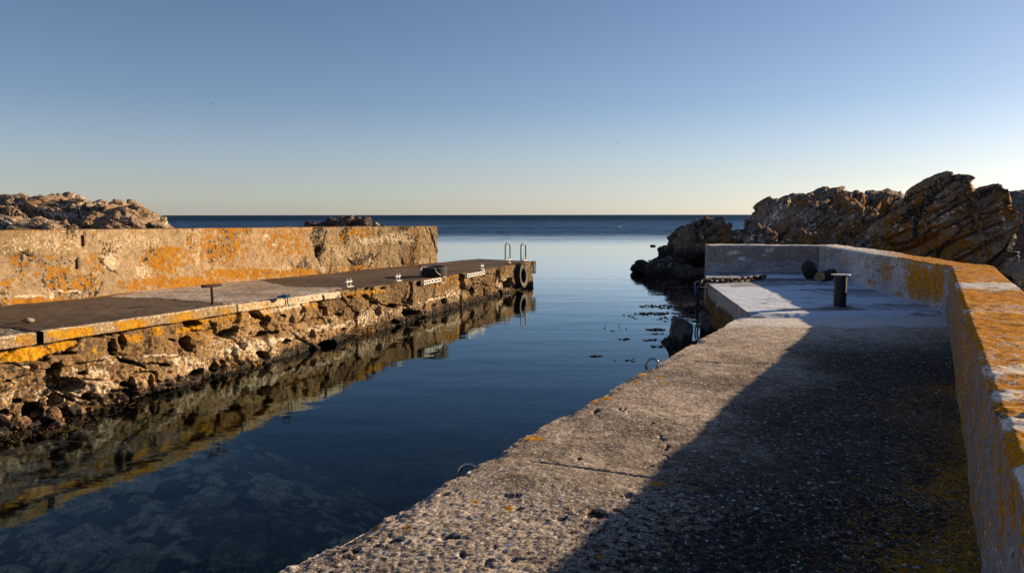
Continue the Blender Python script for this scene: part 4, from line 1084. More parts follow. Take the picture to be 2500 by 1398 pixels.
def boulder(name, c, size, label=None, seed=1, mat=M_rock, planes=11, rot=0.0, col=((0.16, 0.14, 0.125), (0.24, 0.21, 0.19)), lich=0.05, tide=0.2, white=0.1, cat='rock', group=None, sub=5, noise=1.0, cutd=(0.55, 0.95), tip=None):
    bm = bmesh.new(); bmesh.ops.create_icosphere(bm, subdivisions=sub, radius=1.0)
    V = np.array([v.co[:] for v in bm.verts]); bm.verts.index_update(); Fs = np.array([[v.index for v in f.verts] for f in bm.faces]); bm.free()
    rs = np.random.RandomState(seed)
    for _ in range(planes):
        n = rs.normal(size=3); n /= np.linalg.norm(n); d = rs.uniform(*cutd)
        ex = V @ n - d
        V = V - np.outer(np.maximum(ex, 0), n)
    if tip is not None:
        V = V + np.outer(np.clip(V[:, 2], 0, 1) ** 2, np.array(tip))
    V = V * np.array(size)
    cr, sr = math.cos(rot), math.sin(rot)
    V = V @ np.array([[cr, sr, 0], [-sr, cr, 0], [0, 0, 1]])
    s = max(size)
    dirn = V / np.maximum(np.linalg.norm(V, axis=1, keepdims=True), 1e-6)
    V = V + dirn * (noise * s * (0.10 * fbm(V / s, 2.2, 4, 0.6, seed=seed + 3) + 0.02 * fbm(V / s, 12, 3, seed=seed + 4)))[:, None]
    P = V + np.array(c)
    k = np.clip(0.5 + 0.6 * fbm(P, 3, 4, seed=seed + 5), 0, 1)
    C = lerp(np.array(col[0]), np.array(col[1]), k[:, None])
    td = sst(tide, tide - 0.15, P[:, 2] + 0.08 * fbm(P, 5, 3, seed=seed + 6))
    C = lerp(C, np.array([0.012, 0.010, 0.008]), td[:, None])
    me = mesh_np(name, P, Fs, dict(col=C, lich=lich * (1 - td), white=white * (1 - td), crust=0.15 + 0.3 * td))
    o = put(name, me, mat)
    return tag(o, label, cat, group)

# boulders at the quay corner
w = at(1672, 842, 0.0)
boulder('boulder', (w[0] + 0.0, w[1] + 0.05, 0.13), (0.25, 0.27, 0.29), 'pointed grey boulder standing in the water beside the quay corner', seed=5, planes=16, tip=(-0.22, 0, 0.85), tide=0.18, sub=5, noise=0.6, cutd=(0.42, 0.7), col=((0.12, 0.11, 0.115), (0.2, 0.185, 0.185)))
w = at(1700, 862, 0.0)
boulder('boulder', (w[0] + 0.02, w[1], -0.03), (0.50, 0.4, 0.20), 'low black weed-covered boulder under the pointed grey boulder', seed=8, col=((0.012, 0.010, 0.008), (0.03, 0.024, 0.016)), tide=0.6, noise=1.8)
w = at(1752, 815, 0.0)
boulder('boulder', (w[0] - 0.04, w[1] + 0.40, 0.08), (0.26, 0.40, 0.36), 'dark rounded boulder wedged against the quay face below the chain', seed=13, col=((0.09, 0.08, 0.075), (0.16, 0.14, 0.13)))
w = at(1697, 752, 0.0)
boulder('boulder', (w[0] + 0.05, w[1], 0.02), (0.34, 0.32, 0.17), 'small flat-topped rock awash just beyond the quay corner', seed=19, tide=0.1)
w = at(1594, 601, 0.0)
boulder('boulder', (w[0], w[1], 0.0), (0.22, 0.3, 0.13), 'little dark rock in the sea off the tip of the black point', seed=21, col=((0.03, 0.025, 0.02), (0.06, 0.05, 0.04)), tide=0.5)
# blocks on the shore at the far right
w = at_y(2492, 655, 15.5)
boulder('boulder', (w[0] + 0.3, w[1], w[2] - 0.1), (0.55, 0.5, 0.32), 'grey block in shadow beside the right end of the parapet', seed=25, planes=14)

# rubble spilled at the foot of the left pier
rub = [(35, 1018, .15), (72, 1040, .13), (112, 1022, .12), (10, 1040, .18), (150, 1020, .10), (185, 1008, .09), (95, 992, .12), (140, 990, .09), (60, 992, .11), (215, 1003, .08), (165, 1032, .08), (235, 990, .07), (-60, 1030, .22)]
for i, (x, y, s) in enumerate(rub):
    w = at(x, y, 0.05)
    boulder('rubble_stone', (w[0] - 0.16, w[1] + 0.12, -0.01 + 0.08 * ((i * 37) % 10) / 10), (s * 1.25, s, s * 0.85), 'reddish rubble stone spilled at the waterline under the near end of the left pier', seed=80 + i, planes=12, rot=i * 1.3,
            mat=M_left, col=((0.11, 0.062, 0.042), (0.27, 0.17, 0.11)), tide=0.07, cat='stone', group='rubble stones at the foot of the left pier', sub=5, lich=0.10, white=0.12, cutd=(0.45, 0.8))

def build_shore():
    n1, n2 = 240, 240
    xs = np.linspace(0, 1, n1); ys = np.linspace(-7, 34, n2)
    P = np.zeros((n1, n2, 3)); 
    left = np.interp(ys, [-7, KINK[1], IN_C[1], IN_C[1] + 0.7, 20, 24, 34], [np.polyval(cb, -7) + 0.45, KINK[0] + 0.4, IN_C[0] + 0.35, IN_END[0] + 0.2, 6.6, 7.5, 12.0])
    P[..., 0] = left[None, :] + xs[:, None] * 22; P[..., 1] = ys[None, :]
    d = xs[:, None] * 22
    f1, f2, idr = voro(np.stack([P[..., 0] * 1.3, P[..., 1] * 1.3, 0 * P[..., 0]], -1) + 0.2 * fbm(P, 1.5, 2, seed=401)[..., None], 4, flat=True)
    P[..., 2] = -0.5 + 0.9 * sst(0, 3.5, d + 0 * P[..., 1]) * sst(30, 22, P[..., 1]) + 0.35 * (idr - 0.5) + 0.25 * fbm(P, 0.8, 4, seed=402) - 0.12 * (1 - sst(0.02, 0.15, f2 - f1))
    col = lerp(np.array([0.08, 0.07, 0.06]), np.array([0.17, 0.145, 0.12]), idr[..., None])
    me = mesh_np('rocky_shore', P, grid_faces(n1, n2), dict(col=col, lich=0.2 + 0 * P[..., 1], white=0.1 + 0 * P[..., 1], crust=0.25 + 0 * P[..., 1]))
    tag(put('rocky_shore', me, M_rock), kind='structure')
build_shore()

# ------------------------------------------------------------------ things on the left pier
def edge_frame(px, off=0.0):
    """point on the pier edge at photo column px, with its direction and inward normal"""
    C = resample(EDGE, 0.02); p, _ = proj(np.c_[C, zq(C[:, 1])])
    i = int(np.argmin(np.abs(p - px))); t = C[min(i + 1, len(C) - 1)] - C[i - 1]; t /= np.linalg.norm(t)
    n = np.array([-t[1], t[0]])
    return C[i] + n * off, t, n

def mooring_post():
    b = atp(519, 742, 0.012)
    o = empty('mooring_post', b, 'rusty iron T-shaped mooring post on the dark deck of the left pier', 'mooring post')
    MB().tube([b + [0, 0, -0.04], b + [0.002, 0, 0.10], b + [-0.004, 0, 0.25]], [0.021, 0.021, 0.019], 14).build('post', M_rust, o, True)
    _, t, n = edge_frame(519)
    d = np.array([t[0], t[1], 0.0]); d = d * 0.8 + np.array([0.35, 0, 0.0]); d /= np.linalg.norm(d)
    c = b + [0, 0, 0.262]
    bar = MB().tube([c - d * 0.150, c - d * 0.143, c + d * 0.143, c + d * 0.150], [0.019, 0.023, 0.023, 0.019], 16)
    bar.build('crossbar', M_rust, o, True)
mooring_post()

def cleat(px, py, label, s=1.0):
    b = atp(px, py, 0.008)
    _, t, n = edge_frame(px)
    t3 = np.array([t[0], t[1], 0]); n3 = np.array([n[0], n[1], 0]); ax = np.array([t3, n3, [0, 0, 1]])
    o = empty('mooring_cleat', b, label, 'cleat', 'white cleats along the left pier edge')
    MB().box(b + [0, 0, 0.006], 0.100 * s, 0.04, 0.007, ax, 0.003).build('base_plate', M_white, o)
    for k in (-1, 1):
        q = b + t3 * 0.055 * k * s
        MB().tube([q + [0, 0, 0.005], q + [0, 0, 0.145], q + [0, 0, 0.150], q + [0, 0, 0.158]], [0.011, 0.011, 0.017, 0.017], 12).build('post', M_white, o, True)
    c = b + [0, 0, 0.10]
    MB().tube([c - t3 * 0.112 * s, c - t3 * 0.104 * s, c + t3 * 0.104 * s, c + t3 * 0.112 * s], [0.009, 0.013, 0.013, 0.009], 12).build('crossbar', M_white, o, True)
cleat(852, 700, 'white double-post cleat nearest the T-shaped rusty post')
cleat(972, 686, 'white double-post cleat next to the tyre lying on the deck')
cleat(1177, 658, 'white double-post cleat above the farther row of white frames')
cleat(1243, 642, 'small cleat beside the top of the hanging tyre', 0.7)
cleat(1279, 636.5, 'small cleat at the foot of the right ladder handle', 0.7)

def edge_rail(px0, px1, count, label, zc=None):
    p0, t, n = edge_frame(px0); p1, _, _ = edge_frame(px1)
    zc = float(zq((p0[1] + p1[1]) / 2)) - 0.055
    t = (p1 - p0); L = np.linalg.norm(t); t /= L; n = np.array([-t[1], t[0]])
    t3 = np.array([t[0], t[1], 0]); o3 = -np.array([n[0], n[1], 0]); ax = np.array([t3, o3, [0, 0, 1]])
    mid = np.array([*(p0 + p1) / 2, zc])
    o = empty('fender_rail', mid, label, 'fender rail', 'fender rails on the left pier edge')
    MB().box(mid + o3 * 0.045, L / 2, 0.055, 0.045, ax, 0.008).build('rubber_backing', M_rubber, o)
    pitch = (L - 0.10) / count
    for k in range(count):
        c = np.array([*p0, zc]) + t3 * (0.09 + pitch * (k + 0.5)) + o3 * 0.108
        hw = pitch * 0.40; mb = MB()
        for s in (-1, 1):
            mb.box(c + t3 * s * (hw - 0.012), 0.013, 0.010, 0.044, ax)
            mb.box(c + np.array([0, 0, s * 0.034]), hw - 0.026, 0.010, 0.011, ax)
        mb.build('frame', M_white, o)
edge_rail(1017, 1066, 5, 'black rail with a row of five white frames below the deck tyre')
edge_rail(1126, 1175, 6, 'black rail with a row of six white frames nearer the ladder')

def tyre(c, axis, R_, wd, label, seed=0):
    o = empty('tyre', c, label, 'tyre', 'old car tyres on the left pier')
    axis = np.asarray(axis, float); axis /= np.linalg.norm(axis); h = wd / 2; r0 = R_ * 0.60
    tread = [(R_ * 0.955, -h * 0.98), (R_ * 0.985, -h * 0.8)]
    for k in range(4):
        a = -h * 0.8 + 1.6 * h * k / 4; b2 = a + 1.6 * h / 4
        tread += [(R_, a + 0.004), (R_, b2 - 0.012), (R_ - 0.010, b2 - 0.010), (R_ - 0.010, b2 - 0.002)]
    tread += [(R_ * 0.985, h * 0.8), (R_ * 0.955, h * 0.98), (R_ * 0.93, h * 0.9), (R_ * 0.93, -h * 0.9)]
    mb = MB().lathe(c, axis, tread, 56, True); mb.build('tread', M_rubber, o)
    for s in (-1, 1):
        prof = [(R_ * 0.95, s * h * 0.97), (R_ * 0.86, s * h * 1.04), (R_ * 0.80, s * h * 1.05), (R_ * 0.72, s * h * 0.96), (r0, s * h * 0.82), (r0 * 0.99, s * h * 0.72), (R_ * 0.72, s * h * 0.80), (R_ * 0.92, s * h * 0.86)]
        MB().lathe(c, axis, prof, 48, True).build('sidewall', M_rubber2 if s > 0 else M_rubber, o, True)
    return o
tb = atp(1055, 676, 0.01)
TC = tb + np.array([0, 0.31, 0.115])
tyre(TC, (0.03, -0.05, 1), 0.315, 0.20, 'worn black tyre lying flat on the pier deck with a white rope over it')
p_, t_, n_ = edge_frame(1262)
hz = 0.42; QE = float(zq(p_[1]))
HC = np.array([p_[0] - n_[0] * 0.13, p_[1] - n_[1] * 0.13, hz])
tyre(HC, (-n_[0], -n_[1], 0.06), 0.355, 0.19, 'black tyre hanging as a fender on the outer end of the left pier')

def spline(pts, n=12):
    pts = [np.asarray(p, float) for p in pts]; out = []
    q = [2 * pts[0] - pts[1]] + pts + [2 * pts[-1] - pts[-2]]
    for k in range(1, len(q) - 2):
        for i in range(n):
            t = i / n; a, b, c, d = q[k - 1], q[k], q[k + 1], q[k + 2]
            out.append(0.5 * (2 * b + (c - a) * t + (2 * a - 5 * b + 4 * c - d) * t * t + (3 * b - a - 3 * c + d) * t ** 3))
    out.append(pts[-1]); return out

def tyre_rope():
    r0, t, n = edge_frame(1072)
    ring = np.array([r0[0] - n[0] * 0.10, r0[1] - n[1] * 0.10, float(zq(r0[1])) - 0.03])
    top = TC[2] + 0.115
    Yf = TC[1] - 0.33
    pts = [ring + [0, 0, 0.02], at_y(1066, 664, Yf - 0.08), at_y(1061, 655, Yf + 0.02), at_y(1045, 655, Yf + 0.08), at_y(1031, 652.5, Yf + 0.03), at_y(1026, 658, Yf - 0.05), at_y(1020.5, 670, Yf - 0.06), at_y(1023, 673, Yf - 0.07), at_y(1027, 666, Yf - 0.06), at_y(1030, 654.5, Yf + 0.0)]
    o = MB().tube(spline(pts, 8), 0.010, 8).build('rope', M_rope, None, True)
    tag(o, 'off-white rope looped over the deck tyre and tied to a ring', 'rope')
    ro = empty('mooring_ring', ring, 'white ring at the end of the five-frame rail holding the tyre rope', 'ring')
    d = np.array([t[0], t[1], 0]) * 0.75 + np.array([0.5, 0, 0]); d /= np.linalg.norm(d); z = np.array([0, 0, 1.0])
    pr = [ring + 0.075 * (math.cos(a) * d + math.sin(a) * z) + z * -0.04 for a in np.linspace(0, 2 * math.pi, 28, endpoint=False)]
    MB().tube(pr, 0.014, 8, True).build('ring', M_white, ro, True)
    nn = np.array([n[0], n[1], 0])
    MB().tube([ring + [0, 0, 0.03] - nn * 0.02, ring + nn * 0.12 + [0, 0, 0.03]], 0.014, 8).build('eye_bolt', M_galv, ro, True)
tyre_rope()
def tyre_sling():
    c = HC; nn = np.array([n_[0], n_[1], 0]); tt = np.array([t_[0], t_[1], 0])
    pts = [c - nn * 0.11 + [0, 0, 0.21], c - nn * 0.115 + [0, 0, 0.30], c - nn * 0.05 + [0, 0, 0.355], c + nn * 0.12 + [0, 0, QE - hz + 0.02], c + nn * 0.34 + [0, 0, QE - hz + 0.012] + tt * -0.25]
    o = MB().tube(spline(pts, 8), 0.012, 8).build('rope', M_rubber, None, True)
    tag(o, 'dark rope holding the hanging tyre to the pier end', 'rope')
tyre_sling()

def ladder():
    ed = E1 - E2; ed /= np.linalg.norm(ed)
    outn = np.array([ed[1] * -1, ed[0]]) * 1.0
    if outn @ ED < 0: outn = -outn
    e3 = np.array([ed[0], ed[1], 0]); o3 = np.array([outn[0], outn[1], 0])
    pL = atp(1240, 634.8); pR = atp(1278, 636.6)
    o = empty('ladder', (pL + pR) / 2, 'steel swimming ladder with two hoop handles at the far end of the left pier', 'ladder')
    feet = []
    for p in (pL, pR):
        a = p - o3 * 0.13; b = p + o3 * 0.11
        hh = 0.545; r = 0.115
        pts = [a + [0, 0, 0.0], a + [0, 0, hh - r]] + [(a + b) / 2 + [0, 0, hh - r] + (-o3 * math.cos(th) * 0.12 + np.array([0, 0, math.sin(th) * r])) for th in np.linspace(0.3, math.pi - 0.3, 9)] + [b + [0, 0, hh - r], b + [0, 0, -0.2], b + [0, 0, -1.25]]
        MB().tube(pts, 0.020, 12).build('handrail', M_tube, o, True)
        ax = np.array([e3, o3, [0, 0, 1]])
        MB().box(a + [0, 0, 0.008], 0.05, 0.06, 0.008, ax, 0.003).build('foot_plate', M_galv, o)
        MB().box(b + np.array([0, 0, 0.02]) - o3 * 0.05, 0.022, 0.09, 0.015, ax, 0.003).build('bracket', M_galv, o)
        feet.append(b)
    for k in range(5):
        z = -0.12 - 0.25 * k
        MB().tube([feet[0] + [0, 0, z], feet[1] + [0, 0, z]], 0.016, 8).build('rung', M_tube, o, True)
ladder()
def fender_board():
    c = np.array([*(E1 + (E1 - E2) / np.linalg.norm(E1 - E2) * 0.04), 0.58]); 
    ed = E1 - E2; ed /= np.linalg.norm(ed)
    ax = np.array([[ed[0], ed[1], 0], [-ed[1], ed[0], 0], [0, 0, 1]])
    mb = MB().box(c + np.array([0.02, 0, 0]), 0.025, 0.07, 0.20, ax, 0.006)
    for z in (-0.13, 0.13): mb.box(c + np.array([0.02, -0.0, z]) + ax[0] * 0.028, 0.006, 0.018, 0.018, ax, 0.003)
    tag(mb.build('fender_board', metal_mat('weathered_board', (0.16, 0.13, 0.10), (0.09, 0.075, 0.06), 0.9, 0.0)), 'narrow upright board bolted to the outer corner of the left pier', 'fender board')
fender_board()

w = atp(67, 785, 0.02)
boulder('loose_stone', (w[0], w[1], w[2] + 0.015), (0.075, 0.06, 0.035), 'single small loose stone lying on the dark near deck of the left pier', seed=33, mat=M_left, col=((0.30, 0.22, 0.15), (0.36, 0.27, 0.18)), tide=-1, cat='stone', sub=3, lich=0.0)

def rope_scrap():
    rs = random.Random(4); b = atp(693, 727, 0.02); pts = []
    for k in range(26):
        a = k * 1.05; r = 0.03 + 0.05 * rs.random()
        pts.append(b + np.array([r * math.cos(a) * 1.3, r * math.sin(a), 0.008 + 0.03 * rs.random()]))
    e, t, n = edge_frame(694)
    e3 = np.array([e[0], e[1], float(zq(e[1]))]); nn = -np.array([n[0], n[1], 0])
    pts += [e3 + [0, 0, 0.02] - nn * 0.05, e3 + nn * 0.045 + [0, 0, 0.01], e3 + nn * 0.06 + [0, 0, -0.08], e3 + nn * 0.05 + [0.03, 0, -0.13]]
    tag(MB().tube(spline(pts, 5), 0.010, 6).build('rope_scrap', M_blue, None, True), 'tangled scrap of blue rope on the pale edge of the left pier', 'rope')
rope_scrap()

def wall_iron():
    for (px, py, h, label) in ((188, 656, 0.16, 'short rusty iron bar set in the wall left of the cracked plaster'), (205, 600, 0.17, 'rusty iron strip near the top of the left wall')):
        C = resample(BASE, 0.02); p, _ = proj(np.c_[C, np.full(len(C), QZ + 0.5)]); i = int(np.argmin(np.abs(p - px)))
        t = C[i + 1] - C[i - 1]; t /= np.linalg.norm(t); n = np.array([t[1], -t[0]]); z = at_y(px, py, C[i][1])[2]
        ax = np.array([[t[0], t[1], 0], [n[0], n[1], 0], [0, 0, 1]])
        c = np.array([C[i][0] + n[0] * 0.012, C[i][1] + n[1] * 0.012, z + h / 2])
        tag(MB().box(c, 0.012, 0.022, h / 2, ax, 0.004).build('iron_bar', M_rust), label, 'iron bar')
wall_iron()

# ------------------------------------------------------------------ things on the right quay
def bollard():
    b = at(2050, 747, FZ)
    o = empty('bollard', b, 'black steel pipe bollard with a flat disc cap on the right quay', 'bollard')
    r = 0.083; hgt = 0.44
    MB().lathe(b, (0, 0, 1), [(0.0, -0.03), (r, -0.03), (r, 0.15), (r * 1.005, 0.28), (r, hgt), (0.0, hgt)], 40).build('pipe', M_black, o, True)
    tilt = np.array([0.035, 0.02, 1.0])
    MB().lathe(b + [0, 0, hgt], tilt, [(0.0, 0.0), (0.126, 0.0), (0.130, 0.004), (0.130, 0.012), (0.126, 0.016), (0.0, 0.018)], 48).build('cap', M_galv, o, True)
    a = b + np.array([0.02, -r, 0.265])
    MB().tube([a + [-0.02, 0.0, 0.004], a + [-0.005, -0.02, 0.0], a + [0.015, -0.016, 0.0], a + [0.03, 0.008, 0.0]], 0.007, 8).build('welded_lug', M_black, o, True)
bollard()

def log(c, axis, r, L, label, seed):
    o = empty('log', c, label, 'log', 'dark logs in the parapet corner')
    axis = np.asarray(axis, float); axis /= np.linalg.norm(axis); rs = np.random.RandomState(seed)
    m = 14; nn = 30
    u = np.cross(axis, [0, 0, 1.0]); u /= np.linalg.norm(u); w2 = np.cross(axis, u)
    lob = [1 + 0.06 * math.sin(2 * a + seed) + 0.04 * math.sin(5 * a + 2 * seed) for a in np.linspace(0, 2 * math.pi, nn, endpoint=False)]
    V = []; 
    for k in range(m):
        s = -L / 2 + L * k / (m - 1)
        for j in range(nn):
            a = 2 * math.pi * j / nn; rr = r * lob[j] * (1 + 0.03 * rs.normal() * 0.5)
            V.append(np.asarray(c) + axis * s + rr * (math.cos(a) * u + math.sin(a) * w2))
    Fs = [(k * nn + j, k * nn + (j + 1) % nn, (k + 1) * nn + (j + 1) % nn, (k + 1) * nn + j) for k in range(m - 1) for j in range(nn)]
    MB().add(V, Fs).build('bark', M_bark, o, True)
    for s in (-1, 1):
        E = []; 
        for rr, ins in ((1.0, 0.0), (0.6, 0.006), (0.3, 0.004)):
            for j in range(nn):
                a = 2 * math.pi * j / nn
                E.append(np.asarray(c) + axis * s * (L / 2 + ins + 0.004 * rs.normal()) + rr * 0.985 * r * lob[j] * (math.cos(a) * u + math.sin(a) * w2))
        E.append(np.asarray(c) + axis * s * (L / 2 + 0.004))
        Fe = [(k * nn + j, k * nn + (j + 1) % nn, (k + 1) * nn + (j + 1) % nn, (k + 1) * nn + j) for k in range(2) for j in range(nn)] + [(2 * nn + j, 2 * nn + (j + 1) % nn, 3 * nn) for j in range(nn)]
        MB().add(E, Fe).build('sawn_end', M_wood if label.startswith('lying') else M_bark, o)
w = at(2004, 688, FZ)
log(w + np.array([0.22, 0.30, 0.105]), (0.62, 0.72, 0.02), 0.10, 0.72, 'lying log with a pale sawn end beside the bollard', 3)
w = at(1980, 681, FZ)
log(w + np.array([0.01, 0.10, 0.165]), (0.10, 0.55, 0.30), 0.145, 0.28, 'thick round black log end propped against the parapet corner', 6)

def chain():
    p0 = CORN + (FAR_L - CORN) * 0.22
    deck = [at(1866, 676, FZ + 0.05), at(1840, 678.5, FZ + 0.045), at(1800, 683, FZ + 0.045), at(1765, 685, FZ + 0.045), at(1738, 684, FZ + 0.05)]
    cx = at(1719, 692, FZ)
    edge = [np.array([cx[0] - 0.05, cx[1], FZ + 0.01]), np.array([cx[0] - 0.12, cx[1] - 0.05, FZ - 0.12]), np.array([cx[0] - 0.15, cx[1] - 0.12, FZ - 0.38]), np.array([cx[0] - 0.17, cx[1] - 0.18, FZ - 0.66])]
    path = resample(np.array(spline(deck + edge, 14)), 0.004)
    d = np.r_[0, np.cumsum(np.linalg.norm(np.diff(path, axis=0), axis=1))]
    o = empty('chain', deck[2], 'heavy rusty black chain lying on the quay and hanging over its corner', 'chain')
    pitch = 0.112; n = int(d[-1] / pitch)
    mat = metal_mat('chain_iron', (0.03, 0.022, 0.018), (0.075, 0.045, 0.03), 0.5, 0.5)
    for k in range(n):
        s = (k + 0.5) * pitch
        c = np.array([np.interp(s, d, path[:, i]) for i in range(3)]); a = np.array([np.interp(s - 0.03, d, path[:, i]) for i in range(3)]); b = np.array([np.interp(s + 0.03, d, path[:, i]) for i in range(3)])
        t = b - a; t /= np.linalg.norm(t)
        ref = np.array([0, 0, 1.0]) if abs(t[2]) < 0.8 else np.array([0.3, -1, 0])
        u = np.cross(t, ref); u /= np.linalg.norm(u); w2 = np.cross(u, t)
        ang = math.radians(45 if k % 2 else -45); side = math.cos(ang) * u + math.sin(ang) * w2
        hl, rr = 0.047, 0.041
        pts = [c + t * (hl + rr * math.sin(th) * 0.9) + side * rr * math.cos(th) for th in np.linspace(0, math.pi, 8)] + [c - t * (hl + rr * math.sin(th) * 0.9) - side * rr * math.cos(th) for th in np.linspace(0, math.pi, 8)]
        MB().tube(pts, 0.0185, 8, True).build('link', mat, o, True)
    end = path[-1]
    g = [end + [0.0, 0, 0.02], end + [0.03, -0.03, -0.10], end + [0.0, -0.06, -0.22], end + [-0.03, -0.14, -0.36], end + [-0.10, -0.25, -0.46]]
    mb = MB().tube(spline(g, 8), 0.016, 8); g2 = [p + np.array([-0.045 * math.sin(k), 0.0, 0]) for k, p in enumerate(g)]
    mb.tube(spline(g2, 8), 0.014, 8)
    tag(mb.build('rope', M_green, None, True), 'frayed green rope trailing from the lower end of the hanging chain', 'rope')
    r = [np.array([cx[0] - 0.14, cx[1] + 0.02, FZ - 0.05]), np.array([cx[0] - 0.16, cx[1], FZ - 0.14]), np.array([cx[0] - 0.13, cx[1] - 0.03, FZ - 0.28]), np.array([cx[0] - 0.14, cx[1] - 0.03, FZ - 0.38])]
    tag(MB().tube(spline(r, 8), 0.020, 8).build('rope', M_blue, None, True), 'short blue rope hanging from the steel ring by the chain', 'rope')
chain()

def quay_ring(c, r, face_n, label, mat=None):
    o = empty('mooring_ring', c, label, 'ring', 'steel rings on the right quay edge')
    n3 = np.array([face_n[0], face_n[1], 0.0]); n3 /= np.linalg.norm(n3); t3 = np.array([-n3[1], n3[0], 0]); z = np.array([0, 0, 1.0])
    a3 = (n3 * 0.75 + np.array([-0.35, -0.6, 0])); a3 /= np.linalg.norm(a3)
    b3 = np.array([0.80, -0.25, 0.12]); b3 /= np.linalg.norm(b3)
    pts = [np.asarray(c) + r * (math.cos(a) * b3 + math.sin(a) * z) for a in np.linspace(0, 2 * math.pi, 40, endpoint=False)]
    MB().tube(pts, r * 0.17, 12, True).build('ring', mat or M_steel, o, True)
    s = np.asarray(c) + b3 * r * 0.8
    MB().tube([np.asarray(c) - z * r * 0.85, np.asarray(c) - z * r * 0.85 - n3 * 0.22], r * 0.2, 10).build('eye_bolt', M_galv, o, True)
NQ = np.array([-ED[1], ED[0]])
w = at_y(1143, 1157, 4.08)
quay_ring(w, 0.058, NQ, 'shiny steel ring on the quay edge nearest the viewer')
w = at_y(1592, 890, 6.95)
quay_ring(w, 0.060, NQ, 'steel ring halfway along the quay edge next to orange lichen')
w = at_y(1703, 694, 14.6)
quay_ring(w, 0.058, NQ, 'steel ring with blue rope at the far quay corner by the chain')

# ------------------------------------------------------------------ seaweed afloat, weed on the waterline
def weed(name, spots, mat, label, seed, zr=(0.0, 0.02), sz=(0.02, 0.07)):
    rs = random.Random(seed); mb = MB()
    for (px, py, rx, ry, n) in spots:
        for _ in range(n):
            a = rs.uniform(0, 6.28); q = rs.random() ** 0.6
            c = at(px + rx * q * math.cos(a), py + ry * q * math.sin(a), 0.0)
            s = rs.uniform(*sz); th = rs.uniform(0, 3.14); e = rs.uniform(0.25, 0.6)
            ux = np.array([math.cos(th), math.sin(th), 0]) * s; uy = np.array([-math.sin(th), math.cos(th), 0]) * s * e
            z = rs.uniform(*zr); k = rs.uniform(-0.3, 0.3)
            mb.add([c + ux + [0, 0, -.002], c + uy * 0.8 + ux * k + [0, 0, z * .5], c - ux + [0, 0, -.002], c - uy + ux * k + [0, 0, z * .4], c + ux * 0.1 + [0, 0, 0.003 + z], c + [0, 0, -0.012]],
                   [(0, 1, 4), (1, 2, 4), (2, 3, 4), (3, 0, 4), (1, 0, 5), (2, 1, 5), (3, 2, 5), (0, 3, 5)])
    o = mb.build(name, mat); tag(o, label, 'seaweed', kind='stuff'); return o
weed('floating_seaweed', [(1600, 748, 45, 5, 90), (1640, 752, 30, 3, 40), (1590, 766, 42, 4, 130), (1640, 765, 40, 3, 30), (1600, 805, 24, 3, 60), (1655, 780, 50, 8, 60), (1455, 870, 13, 2.5, 30), (1525, 828, 14, 2.5, 20), (1590, 830, 22, 2.5, 24), (1612, 845, 25, 4, 30), (1660, 700, 35, 3, 40), (1650, 735, 40, 5, 30), (1690, 730, 20, 6, 40),
                          (1720, 715, 18, 6, 40), (1630, 690, 20, 2, 20), (1605, 815, 18, 2, 18), (1500, 800, 40, 10, 10), (1545, 772, 30, 6, 12), (1530, 880, 30, 5, 8)], M_weed, 'brown seaweed floating in broken rafts off the quay corner', 3)
weed('seaweed_fringe', [(1690, 858, 50, 14, 420), (1640, 838, 18, 12, 120), (1668, 872, 30, 10, 160), (1700, 755, 26, 8, 160), (1640, 690, 40, 12, 120)], M_rubber, 'black weed fringing the boulders at the quay corner', 5, (0.0, 0.10), (0.03, 0.09))
weed('bladder_wrack', [(120, 1052, 110, 16, 150), (210, 1030, 90, 14, 110), (330, 985, 90, 10, 90), (460, 942, 80, 8, 70), (20, 1075, 70, 14, 80), (570, 908, 80, 6, 60), (700, 866, 80, 4, 60)], M_weedy, 'yellow-brown wrack along the foot of the left pier', 9, (0.0, 0.006), (0.005, 0.016))

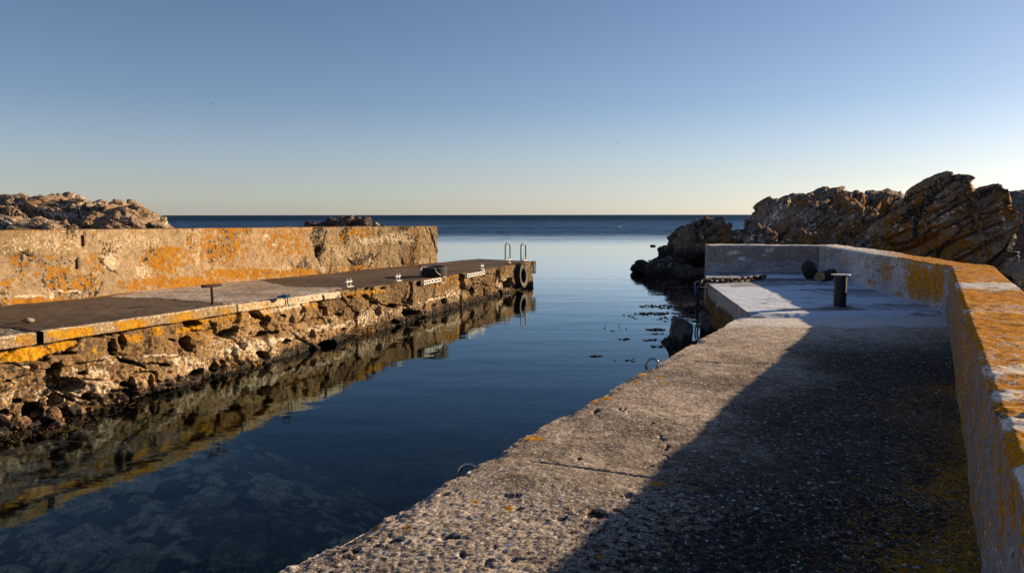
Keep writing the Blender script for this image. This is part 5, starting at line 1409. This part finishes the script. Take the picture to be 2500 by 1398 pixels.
# ------------------------------------------------------------------ birds
def gull(px, py, Y, span, roll, dih, label, heading, seed):
    c = at_y(px, py, Y); mb = MB()
    h = np.array([math.sin(heading), math.cos(heading), 0]); s = np.array([h[1], -h[0], 0]); s = s * math.cos(roll) + np.array([0, 0, 1]) * math.sin(roll); up = np.cross(s, h)
    L = span * 0.42; N = 8; V = []; st = [(-0.5, 0.012), (-0.34, 0.05), (-0.1, 0.10), (0.12, 0.11), (0.30, 0.08), (0.40, 0.065), (0.47, 0.05), (0.53, 0.008)]
    for y, r in st:
        for j in range(N):
            a = 2 * math.pi * j / N; V.append(c + h * y * L + L * r * (math.cos(a) * s + math.sin(a) * up * 0.9))
    Fs = [(k * N + j, k * N + (j + 1) % N, (k + 1) * N + (j + 1) % N, (k + 1) * N + j) for k in range(len(st) - 1) for j in range(N)]
    Fs += [tuple(range(N))[::-1], tuple((len(st) - 1) * N + j for j in range(N))]
    mb.add(V, Fs)
    for sd in (-1, 1):
        rows = [(0.0, 0.12, -0.22, 0.0), (0.22, 0.14, -0.16, dih), (0.36, 0.06, -0.18, dih * 1.1), (0.5, -0.16, -0.24, dih * 0.8)]
        V = []
        for w_, fr, bk, z in rows:
            for q, th in ((fr, 0.010), (bk, 0.010), (bk, -0.006), (fr, -0.010)):
                V.append(c + s * sd * w_ * span + h * q * L + up * (z * span + th * span * 0.5))
        Fs = [(k * 4 + j, k * 4 + (j + 1) % 4, k * 4 + 4 + (j + 1) % 4, k * 4 + 4 + j) for k in range(3) for j in range(4)] + [(0, 1, 2, 3), (12, 13, 14, 15)]
        mb.add(V, Fs)
    mb.add([c - h * 0.45 * L + s * 0.05 * L, c - h * 0.45 * L - s * 0.05 * L, c - h * 0.62 * L - s * 0.10 * L, c - h * 0.62 * L + s * 0.10 * L, c - h * 0.5 * L + up * 0.02 * L], [(0, 1, 4), (1, 2, 4), (2, 3, 4), (3, 0, 4), (0, 3, 2, 1)])
    tag(mb.build('gull', M_bird), label, 'bird', 'gulls in the sky')
gull(520, 253.5, 120, 0.75, 0.0, 0.02, 'lone bird gliding level high in the left part of the sky', 1.45, 1)
gull(1510, 348, 150, 0.9, 0.55, 0.10, 'lower of the two birds over the middle of the horizon', 0.3, 2)
gull(1531, 340, 155, 0.8, -0.5, 0.12, 'upper of the two birds over the middle of the horizon', 0.5, 3)
def swimmer():
    c = at(1510, 557, 0.0); mb = MB()
    st = [(-0.30, 0.02, 0.10), (-0.2, 0.07, 0.08), (0.0, 0.11, 0.06), (0.14, 0.09, 0.07), (0.20, 0.05, 0.14), (0.22, 0.035, 0.20), (0.25, 0.05, 0.245), (0.29, 0.035, 0.25), (0.34, 0.008, 0.235)]
    N = 10; V = []
    for x, r, z in st:
        for j in range(N):
            a = 2 * math.pi * j / N; V.append(c + np.array([x * 1.1, r * math.cos(a), z + r * math.sin(a)]) * 1.3)
    Fs = [(k * N + j, k * N + (j + 1) % N, (k + 1) * N + (j + 1) % N, (k + 1) * N + j) for k in range(len(st) - 1) for j in range(N)]
    mb.add(V, Fs)
    tag(mb.build('swimming_gull', M_gull, None, True), 'white seabird floating on the sea in front of the horizon', 'bird')
swimmer()
